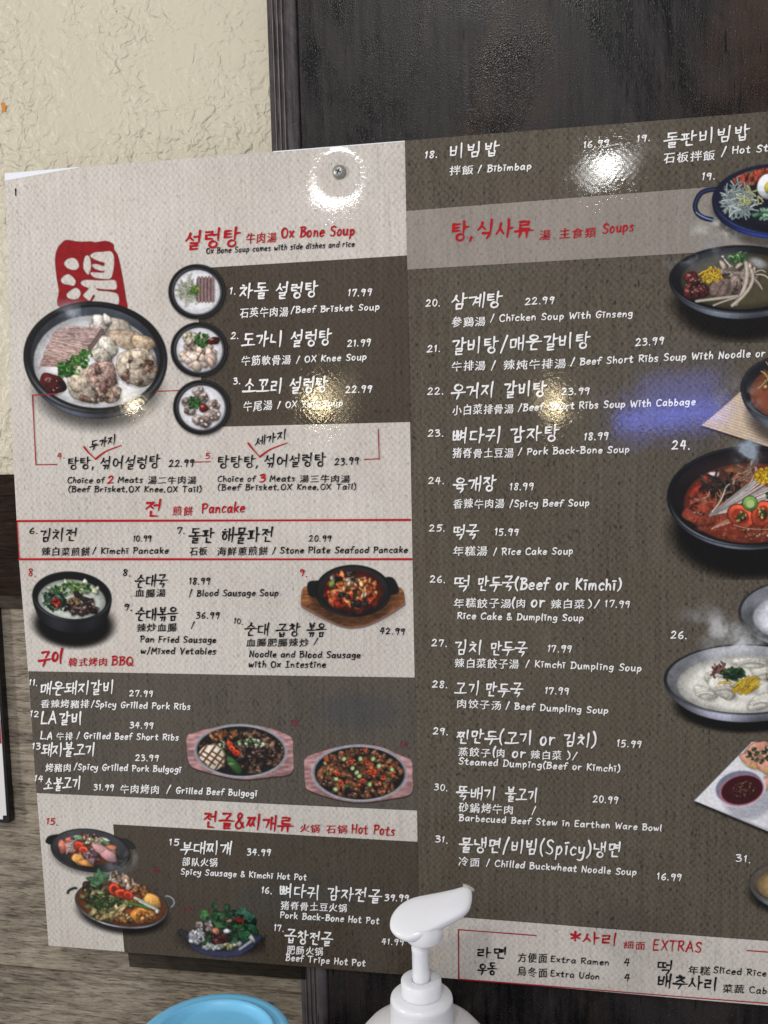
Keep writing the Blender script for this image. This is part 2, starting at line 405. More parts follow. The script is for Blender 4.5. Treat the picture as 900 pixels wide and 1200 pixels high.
# front face over the whole board, then the edge and back as a panel of their own colour
def poly_sheet(name, rows, off, nx, ny, mat, parent=menu, label=None):
    return quad_sheet(name, rows, off, nx, ny, mat, parent, label)
# the face is made in two columns so the top edge bends where the photo's does
sx_top, sx_bot = (474.5, 165), (492, 1143.5)
LE = np.array([(5, 203), (10.2, 360), (16.0, 545), (19.4, 610), (22.0, 656), (33.0, 787), (43.4, 929), (49.5, 1010), (57, 1108)], float)
v_ = np.linspace(0, 1, 231); yl = 203 + (1108 - 203) * v_; xl = np.interp(yl, LE[:, 1], LE[:, 0])
Lx, Lz = at(xl, yl); Rx, Rz = at(sx_top[0] + (sx_bot[0] - sx_top[0]) * v_, sx_top[1] + (sx_bot[1] - sx_top[1]) * v_)
u_ = np.linspace(0, 1, 151)[None, :]; GX = Lx[:, None] * (1 - u_) + Rx[:, None] * u_; GZ = Lz[:, None] * (1 - u_) + Rz[:, None] * u_
idx = np.arange(151 * 231).reshape(231, 151)
mesh_np('printed_sheet', np.stack([GX, surf(GX, GZ), GZ], -1).reshape(-1, 3), np.stack([idx[:-1, :-1], idx[1:, :-1], idx[1:, 1:], idx[:-1, 1:]], -1).reshape(-1, 4), 'beige_print', menu, 'beige printed left column', smooth=True)
quad_sheet('printed_sheet', [sx_top, TR, BR, sx_bot], 0.0, 120, 160, 'dark_print', label='dark brown printed right column')
# body of the panel
fr = [TL, sx_top, TR, BR, sx_bot] + [tuple(q) for q in LE[:0:-1]]; NF = len(fr)
bmp = bmesh.new(); pts = [on_sheet(x, y, -0.0012) for x, y in fr]
f1 = [bmp.verts.new((p[0], 0.0009, p[2])) for p in pts]; f2 = [bmp.verts.new((p[0], 0.0038, p[2])) for p in pts]
bmp.faces.new(f1); bmp.faces.new(list(reversed(f2)))
for i in range(NF): bmp.faces.new((f1[i], f1[(i + 1) % NF], f2[(i + 1) % NF], f2[i]))
bm_obj('backing_panel', bmp, 'panel_edge', menu)
def strip_edge(a, b_, n=120):
    xs = np.linspace(a[0], b_[0], n); ys = np.linspace(a[1], b_[1], n); F1 = on_sheet(xs, ys, 0.0); B1 = F1.copy(); B1[:, 1] = 0.0012
    return F1, B1
Vv = []; Fq = []
for i in range(NF):
    F1, B1 = strip_edge(fr[i], fr[(i + 1) % NF], 60); n0 = len(Vv)
    Vv += list(F1) + list(B1)
    Fq += [(n0 + j, n0 + j + 1, n0 + 60 + j + 1, n0 + 60 + j) for j in range(59)]
mesh_np('panel_edge', Vv, Fq, 'panel_edge', menu)
quad_sheet('blank_border', [(5.5, 203.2), (92, 195.6), (92, 196.4), (5.8, 211.5)], 0.00012, 40, 4, 'blank_border', label='unprinted white sliver along the top left edge')
quad_sheet('blank_border', [(320, 177.2), (474, 165.1), (474, 166.1), (320, 178.4)], 0.00012, 60, 1, 'blank_border', label='bright cut edge')

f1_, f2_, f3_ = 0.00016, 0.0003, 0.00044
quad_sheet('colour_field', [(231, 314.5), (477.2, 299.4), (480.9, 494.5), (238, 500.5)], f1_, 60, 50, 'deep_print', label='brown field behind the ox bone soups')
quad_sheet('colour_field', [(33.4, 786.5), (486.2, 794), (489.0, 950), (43.2, 929)], f1_, 90, 40, 'olive_print', label='brown field behind the barbecue dishes')
quad_sheet('colour_field', [(132.5, 966), (489.7, 986.5), (492.3, 1143.3), (146.0, 1115.8)], f1_, 80, 40, 'deep_print', label='brown field behind the hot pots')
quad_sheet('colour_field', [(476, 247.5), (1085, 199), (1085, 280), (477.4, 316)], f1_, 100, 20, 'grey_print', label='grey band behind the soups heading')
quad_sheet('colour_field', [(490.8, 1071), (1085, 1117), (1085, 1194.5), (492, 1143.2)], f1_, 100, 16, 'beige_print', label='beige band with the extras')
quad_sheet('dark_band_sheet', [(145.6, 1115.8), (356, 1133.0), (356, 1152.5), (148.5, 1137.2)], -0.0046, 40, 6, 'dark_band_tint', label='see-through dark sheet standing in for the dark band under the bottom edge')  # see-through dark sheet added to stand in for the dark band there
quad_sheet('dark_band_sheet', [(57.2, 1108.2), (145.4, 1115.6), (145.8, 1117.2), (57.6, 1110)], -0.0046, 10, 2, 'dark_band_tint')

# ------------------------------------------------------------------ strokes
class Ink:
    """collects brush strokes given in photo pixels; one mesh per line of writing"""
    def __init__(s): s.V = []; s.F = []; s.n = 0; s.k = 0
    def stroke(s, pts, w, taper=0.45, smooth=True, start=1.12):
        pts = np.asarray(pts, float)
        if smooth and len(pts) > 2:
            q = np.vstack([2 * pts[0] - pts[1], pts, 2 * pts[-1] - pts[-2]]); out = []
            closed = np.hypot(*(pts[0] - pts[-1])) < 1e-6
            if closed: q[0] = pts[-2]; q[-1] = pts[1]
            for i in range(1, len(q) - 2):
                for t in (0.0, 0.25, 0.5, 0.75):
                    out.append(0.5 * ((2 * q[i]) + (q[i + 1] - q[i - 1]) * t + (2 * q[i - 1] - 5 * q[i] + 4 * q[i + 1] - q[i + 2]) * t * t + (3 * q[i] - q[i - 1] - 3 * q[i + 1] + q[i + 2]) * t ** 3))
            out.append(q[-2]); pts = np.array(out)
        elif len(pts) == 2:
            d = pts[1] - pts[0]; nrm = np.array([-d[1], d[0]]); bow = rng.uniform(-0.035, 0.035)
            pts = np.array([pts[0] + d * t + nrm * bow * math.sin(math.pi * t) for t in (0, .08, .3, .55, .8, 1)])
        d = np.gradient(pts, axis=0); L = np.hypot(d[:, 0], d[:, 1]) + 1e-9; nr = np.stack([-d[:, 1], d[:, 0]], -1) / L[:, None]
        t = np.linspace(0, 1, len(pts)); ww = w * 0.5 * (start - (start - 1 + taper) * t ** 1.6) * (1 + 0.10 * np.sin(t * 7 + s.k))
        tl = d[0] / L[0]; tr_ = d[-1] / L[-1]
        a0 = pts[0] - tl * ww[0] * 0.8; a1 = pts[-1] + tr_ * ww[-1] * 0.8
        pp = np.vstack([a0, pts, a1]); ww = np.concatenate([[ww[0] * 0.45], ww, [ww[-1] * 0.4]]); nr = np.vstack([nr[:1], nr, nr[-1:]])
        Lp = pp + nr * ww[:, None]; Rp = pp - nr * ww[:, None]; m = len(pp)
        off = f3_ + (s.k % 9) * 0.000006; s.k += 1
        s.V.append(on_sheet(np.concatenate([Lp[:, 0], Rp[:, 0]]), np.concatenate([Lp[:, 1], Rp[:, 1]]), off))
        i = np.arange(m - 1) + s.n
        s.F.append(np.stack([i, i + 1, i + 1 + m, i + m], -1)); s.n += 2 * m
    def build(s, name, mat, label=None, parent=menu):
        V = np.concatenate(s.V); Fq = np.concatenate(s.F)
        # split quads so that no twisted face goes through another
        return mesh_np(name, V, Fq, mat, parent, label)

G = {}
for line in """
A 60 0,0 30,100|30,100 58,0|10,35 50,38
B 50 8,0 8,98|0,95 34,98 42,78 9,55|9,55 44,50 48,22 30,2 1,0
C 52 50,85 35,98 10,80 3,45 12,8 35,0 54,15
D 54 8,0 8,98|0,96 35,92 53,55 40,12 2,0
E 48 8,98 5,0|8,98 46,99|6,52 40,54|5,0 48,2
F 46 8,98 5,0|6,97 48,100|6,52 40,55
G 54 50,86 32,98 8,75 4,35 20,2 42,6 48,42|26,44 58,43
H 50 6,100 5,0|48,100 46,0|5,50 47,53
I 44 24,98 22,0|6,98 42,100|4,0 42,2
K 48 8,100 6,0|46,96 9,45|9,48 50,0
L 46 8,100 6,3|6,3 46,2
M 64 4,0 12,98|12,98 33,35|33,35 56,98|56,98 62,0
N 52 5,0 8,98|8,98 46,3|46,3 50,100
O 56 30,98 8,80 4,42 16,6 36,1 54,32 50,78 30,98
P 46 8,100 6,0|0,92 34,98 46,76 34,52 8,47
Q 60 28,98 8,80 4,42 16,6 36,1 54,32 48,78 28,98|32,28 60,-6
R 50 8,98 6,0|0,92 34,98 45,76 32,54 8,48|18,50 52,0
S 48 46,86 28,99 9,84 14,60 38,42 43,18 26,0 1,12
T 54 0,95 54,98|27,97 25,0
U 52 4,98 6,30 22,0 42,12 49,98
V 52 2,98 24,0|24,0 50,98
W 70 2,96 16,2|16,2 34,70|34,70 50,2|50,2 70,98
X 54 4,98 52,0|50,98 2,0
Y 50 2,98 24,52|50,98 20,0
Z 50 4,96 48,98|48,98 4,2|4,2 50,3
a 46 40,52 20,60 4,32 12,2 28,10 40,48|41,58 40,10 48,0
b 42 6,100 6,2|6,42 26,60 40,34 26,2 5,6
c 38 38,50 22,60 4,34 14,2 38,10
d 46 40,50 20,60 4,28 16,2 40,22|42,102 42,0
e 40 5,30 38,36 32,58 14,54 4,26 16,0 40,9
f 36 42,96 24,98 17,70 14,-4|0,56 36,59
g 44 38,50 18,60 4,36 16,12 38,26|40,58 38,-8 24,-30 0,-22
h 40 6,102 6,0|6,35 22,58 36,45 38,0
i 20 9,60 9,0|-2,83 22,86
j 24 14,58 12,-18 -2,-28|4,83 24,86
k 40 6,102 6,0|36,60 8,28|14,32 40,0
l 16 8,102 7,10 14,0
m 60 5,58 5,0|5,35 18,58 27,45 28,0|28,36 42,58 53,44 56,0
n 42 5,60 5,0|5,35 22,59 36,44 38,0
o 42 22,60 5,40 8,8 24,0 38,24 35,52 22,60
p 42 6,58 6,-34|6,42 26,60 40,34 24,4 6,10
q 44 38,50 18,60 4,34 16,8 38,26|40,58 40,-34
r 36 5,60 6,0|6,34 18,56 36,55
s 36 34,54 18,62 6,46 29,24 24,2 1,3
t 36 18,90 15,12 24,0 37,6|0,60 36,64
u 46 4,60 8,10 22,0 38,22|39,60 39,8 48,0
v 38 2,60 18,0|18,0 38,62
w 56 3,60 14,4 28,48|28,48 42,4 56,62
x 40 4,60 38,0|36,60 2,0
y 42 4,60 10,24 34,28|38,60 34,-12 18,-32 -2,-24
z 38 4,60 36,60|36,60 4,2|4,2 38,3
0 46 24,98 6,75 5,30 20,0 38,20 42,70 24,98
1 22 4,78 14,98|14,98 12,0
2 48 4,78 20,98 38,80 26,40 2,2|2,2 46,6
3 44 2,90 26,98 34,78 12,56|12,56 38,46 38,14 18,-4 2,2
4 48 22,98 4,40|4,40 46,44|36,96 30,-4
5 46 10,96 8,56|8,56 30,62 40,30 26,2 2,2|10,96 46,100
6 46 34,98 10,66 4,24 20,0 40,18 34,44 8,34
7 46 4,80 6,96|6,96 42,98|42,98 20,-6
8 44 38,88 20,98 8,80 34,34 32,6 14,2 8,26 36,72 38,88
9 44 38,84 20,98 4,76 14,56 38,80|39,92 34,40 28,-6
( 24 22,112 6,70 6,20 22,-14
) 24 4,112 20,70 20,20 2,-14
/ 36 32,108 4,-12
. 16 5,4 9,-4
, 18 9,8 4,-16
- 34 4,42 32,44
& 52 50,8 12,72 22,98 34,80 4,24 16,0 34,6 48,40
* 50 24,100 26,20|2,76 48,42|48,80 4,38
""".strip().splitlines():
    ch, wd, rest = line.split(' ', 2)
    G[ch] = (float(wd), [[tuple(float(v) for v in p.split(',')) for p in st.split()] for st in rest.split('|')])

def J(sx):
    return [[tuple(float(v) for v in p.split(',')) for p in st.split()] for st in sx.split('|')] if sx else []
def sub(st, x0, x1, y0=0, y1=100):
    return [[(x0 + (x1 - x0) * x / 100, y0 + (y1 - y0) * y / 100) for x, y in s_] for s_ in st]
CI = {'ㄱ': '8,86 88,92|88,92 78,50 55,5', 'ㄴ': '14,96 12,22|12,22 92,16', 'ㄷ': '8,90 88,94|12,90 12,15|12,15 94,12',
      'ㄹ': '10,94 84,98|84,98 82,58|82,58 14,52|14,52 15,8|15,8 94,6', 'ㅁ': '14,92 18,10|14,90 86,96|86,96 80,12|18,10 80,13',
      'ㅂ': '14,98 20,10|84,100 80,8|18,52 81,56|20,10 80,10', 'ㅅ': '52,102 40,50 4,2|44,56 94,6', 'ㅇ': '50,96 16,78 12,34 44,6 82,22 88,66 50,96',
      'ㅈ': '8,90 88,96|88,96 50,50 4,4|50,48 94,4', 'ㅊ': '36,112 62,106|8,82 88,86|88,86 50,46 4,2|50,44 94,2',
      'ㅌ': '10,94 88,98|12,92 12,12|12,52 84,56|12,12 94,12', 'ㅍ': '4,90 96,94|32,90 36,12|68,92 64,12|0,8 100,14',
      'ㅎ': '38,112 60,108|8,84 92,88|50,66 22,50 22,18 48,0 76,16 78,48 50,66', 'ㅋ': '8,88 88,92|88,92 60,5|10,50 80,54'}
CJ = {k: J(v) for k, v in CI.items()}
for d_, s_ in (('ㄲ', 'ㄱ'), ('ㄸ', 'ㄷ'), ('ㅃ', 'ㅂ'), ('ㅆ', 'ㅅ'), ('ㅉ', 'ㅈ')):
    CJ[d_] = sub(CJ[s_], 0, 50) + sub(CJ[s_], 52, 100)
LS = list('ㄱㄲㄴㄷㄸㄹㅁㅂㅃㅅㅆㅇㅈㅉㅊㅋㅌㅍㅎ')
VS = list('ㅏㅐㅑㅒㅓㅔㅕㅖㅗㅘㅙㅚㅛㅜㅝㅞㅟㅠㅡㅢㅣ')
TS = [''] + list('ㄱㄲㄳㄴㄵㄶㄷㄹㄺㄻㄼㄽㄾㄿㅀㅁㅂㅄㅅㅆㅇㅈㅊㅋㅌㅍㅎ')
VV = {'ㅏ': '34,108 36,-8|36,50 92,56', 'ㅐ': '22,96 24,2|24,48 74,52|74,110 76,-8', 'ㅑ': '34,108 36,-8|36,66 88,70|36,36 88,40',
      'ㅓ': '0,48 56,52|60,108 60,-8', 'ㅔ': '-6,48 36,52|40,98 42,2|80,110 82,-8', 'ㅕ': '-2,66 56,70|-2,36 56,40|60,108 60,-8',
      'ㅖ': '-8,66 34,70|-8,36 34,40|40,98 42,2|80,110 82,-8', 'ㅣ': '52,110 54,-10'}
HV = {'ㅗ': '50,100 48,36|0,24 102,32', 'ㅛ': '32,100 34,34|66,100 66,34|0,24 102,32', 'ㅜ': '0,78 102,86|52,82 52,46 40,-20',
      'ㅠ': '0,78 102,86|34,80 26,-6|66,82 70,-10', 'ㅡ': '0,46 102,54'}
MV = {'ㅘ': ('ㅗ', 'ㅏ'), 'ㅙ': ('ㅗ', 'ㅐ'), 'ㅚ': ('ㅗ', 'ㅣ'), 'ㅝ': ('ㅜ', 'ㅓ'), 'ㅞ': ('ㅜ', 'ㅔ'), 'ㅟ': ('ㅜ', 'ㅣ'), 'ㅢ': ('ㅡ', 'ㅣ')}
def hangul(ch):
    c = ord(ch) - 0xAC00; l, v, t = LS[c // 588], VS[(c % 588) // 28], TS[c % 28]
    out = []
    if v in VV:
        wide = l in 'ㄲㄸㅃㅆㅉ'
        if t: out += sub(CJ[l], 2, 56 if wide else 50, 46, 92) + sub(J(VV[v]), 56 if wide else 50, 100, 40, 102)
        else: out += sub(CJ[l], 0, 56 if wide else 50, 16, 84) + sub(J(VV[v]), 56 if wide else 50, 100, 4, 98)
    elif v in HV:
        if t: out += sub(CJ[l], 18, 82, 70, 106) + sub(J(HV[v]), 0, 100, 42, 68) if v in 'ㅗㅡㅛ' else sub(CJ[l], 18, 82, 68, 106) + sub(J(HV[v]), 0, 100, 40, 60)
        else: out += sub(CJ[l], 16, 84, 50, 98) + sub(J(HV[v]), 0, 100, 2, 46)
    else:
        h_, p_ = MV[v]
        if t: out += sub(CJ[l], 4, 54, 60, 98) + sub(J(HV[h_]), 0, 58, 36, 60) + sub(J(VV[p_]), 56, 100, 38, 102)
        else: out += sub(CJ[l], 6, 54, 50, 90) + sub(J(HV[h_]), 0, 60, 14, 48) + sub(J(VV[p_]), 58, 102, 0, 98)
    if t: out += sub(CJ[t], 28, 80, -8, 31 if v in HV else 34)
    return out

def cjk(ch, cache={}):
    if ch not in cache:
        cu = bpy.data.curves.new('glyph', 'FONT'); cu.body = ch; cu.resolution_u = 2; cu.offset = 0.0
        o = bpy.data.objects.new('glyph', cu); COL.objects.link(o)
        me = o.evaluated_get(bpy.context.evaluated_depsgraph_get()).to_mesh()
        V = np.array([v.co[:2] for v in me.vertices]); me.calc_loop_triangles()
        T = np.array([t.vertices[:] for t in me.loop_triangles])
        bpy.data.objects.remove(o); bpy.data.curves.remove(cu); cache[ch] = (V, T)
    return cache[ch]

class Line(Ink):
    def tri(s, V, T, up=0.0):
        off = f3_ + 0.00001 + up
        # triangles become quads with a repeated corner split in the middle: keep them as true triangles in their own list
        s.T.append(T + s.tn); s.TV.append(on_sheet(V[:, 0], V[:, 1], off)); s.tn += len(V)
    def __init__(s): super().__init__(); s.T = []; s.TV = []; s.tn = 0
    def build(s, name, mat, label=None, parent=menu):
        V = []; tris = np.zeros((0, 3), int); base = 0
        if s.V:
            V.append(np.concatenate(s.V)); q = np.concatenate(s.F); base = s.n
            tris = np.concatenate([q[:, [0, 1, 2]], q[:, [0, 2, 3]]])
        if s.TV: V.append(np.concatenate(s.TV)); tris = np.concatenate([tris, np.concatenate(s.T) + base])
        return mesh_np(name, np.concatenate(V), tris, mat, parent, label)

def is_h(c): return 0xAC00 <= ord(c) <= 0xD7A3
def is_c(c): return ord(c) > 0x2E00 and not is_h(c)
def write(text, x0, y0, x1, y1, h, mat, name='lettering', w=None, label=None, slant=0.10, kb=0.0):
    """one line of handwriting from (x0,y0) to (x1,y1), photo pixels on the baseline; h = height of capitals / of a Hangul block"""
    L = Line(); adv = []; cur = 0.0
    for c in text:
        if c == ' ': wd = 0.44; pre = 0
        elif is_h(c): wd = 0.98
        elif is_c(c): wd = 1.18
        else: wd = G[c][0] / 100 + 0.17
        adv.append((cur, wd)); cur += wd
    last = text[-1]; total = cur - (0.1 if is_h(last) or is_c(last) else 0.17)
    dx, dy = x1 - x0, y1 - y0; sxs = dx / total; yy = dy / dx
    hgl = any(is_h(c) for c in text)
    if not hgl and w is None and h < 10 and not any(is_c(c) for c in text): h = h * 0.84
    sw = w * 1.12 if w else (0.122 * h if hgl else 0.185 * h)
    for c, (a, wd) in zip(text, adv):
        if c == ' ': continue
        jx, jy = rng.uniform(-.02, .02) * h, rng.uniform(-.035, .035) * h; rot = rng.uniform(-.035, .035); kk = rng.uniform(.96, 1.05)
        if is_h(c): sts = hangul(c); gw = 0.90; hy = 0.95
        elif is_c(c): sts = None
        else: sts = G[c][1]; gw = 1.0; hy = 1.0
        if sts is None:
            V, T = cjk(c); V = V.copy()
            V[:, 0] += 0.022 * np.sin(V[:, 1] * 9 + ord(c) % 7) ; V[:, 1] += 0.10 * V[:, 0] * 0.6 + 0.020 * np.sin(V[:, 0] * 11 + ord(c) % 5) - 0.03
            ux, uy = V[:, 0] * 1.08, (V[:, 1] + 0.02) * 1.13
            X = x0 + (a + ux * 1.0) * sxs + jx + uy * h * slant * 0.6; Y = y0 + (X - x0) * yy - uy * h * kk + jy
            L.tri(np.stack([X - .17, Y], -1), T); L.tri(np.stack([X + .22, Y + .12], -1), T, 6e-6); continue
        for st in sts:
            p = np.array(st) / 100.0; p = p + rng.uniform(-.012, .012, p.shape) * (0 if tuple(st[0]) == tuple(st[-1]) else 1)
            ux, uy = p[:, 0] * gw, p[:, 1] * kk * hy
            ux = ux + rot * uy
            X = x0 + (a + ux) * sxs + jx + uy * h * slant; Y = y0 + (X - x0) * yy - uy * h + jy
            L.stroke(np.stack([X, Y], -1), sw * rng.uniform(.92, 1.1), taper=0.38 if is_h(c) else 0.28)
    return L.build(name, mat, label)
def brush(name, mat, pts_list, w, label=None, taper=0.0, smooth=False):
    L = Line()
    for p in pts_list:
        p = np.array(p, float)
        if not smooth:
            q = [p[0]]
            for i in range(1, len(p)): q += [p[i - 1] + (p[i] - p[i - 1]) * t for t in np.linspace(0, 1, 9)[1:]]
            for i in range(len(p) - 1): L.stroke(np.array([p[i] + (p[i + 1] - p[i]) * t for t in np.linspace(0, 1, 12)]), w, taper=taper, start=1.0, smooth=True)
        else: L.stroke(p, w, taper=taper)
    return L.build(name, mat, label)

# ruled lines
brush('ruled_line', 'red_ink', [[(20.6, 610.6), (481, 609.2)]], 2.4)
brush('ruled_line', 'red_ink', [[(22.4, 655.3), (482.5, 655.2)]], 2.4)
brush('ruled_line', 'red_ink', [[(20.2, 610.8), (22.8, 655)]], 1.0)
brush('bracket_line', 'line_red_ink', [[(66, 461.5), (38.3, 463)], [(38.3, 463), (42.3, 544.6)], [(42.3, 544.6), (66.5, 544.2)]], 1.15, taper=0)
brush('bracket_line', 'line_red_ink', [[(183, 458.6), (210, 457.6)]], 1.0)
brush('bracket_line', 'line_red_ink', [[(228, 541.4), (246.5, 541)]], 1.1)
brush('bracket_line', 'line_red_ink', [[(443.2, 503), (444.4, 537.6)], [(444.4, 537.6), (427, 538.4)]], 1.15)
brush('frame_line', 'line_red_ink', [[(628.5, 1096), (537.2, 1089)], [(537.2, 1089), (537.6, 1147)], [(537.6, 1147), (1080, 1189.8)]], 1.3)
brush('frame_line', 'line_red_ink', [[(875, 1113.5), (1075, 1129)]], 1.3)
brush('tick_mark', 'red_ink', [[(98.5, 523.5), (104, 530.5), (112, 538)], [(112, 538), (124, 529), (142, 522)]], 1.9, taper=0.5, smooth=True)
brush('tick_mark', 'red_ink', [[(290.8, 519.3), (297, 527), (304.4, 535.4)], [(304.4, 535.4), (317, 526.5), (336.5, 519)]], 1.9, taper=0.5, smooth=True)
brush('pen_mark', 'black_ink', [[(18.2, 221.3), (18.4, 229)]], 1.3)

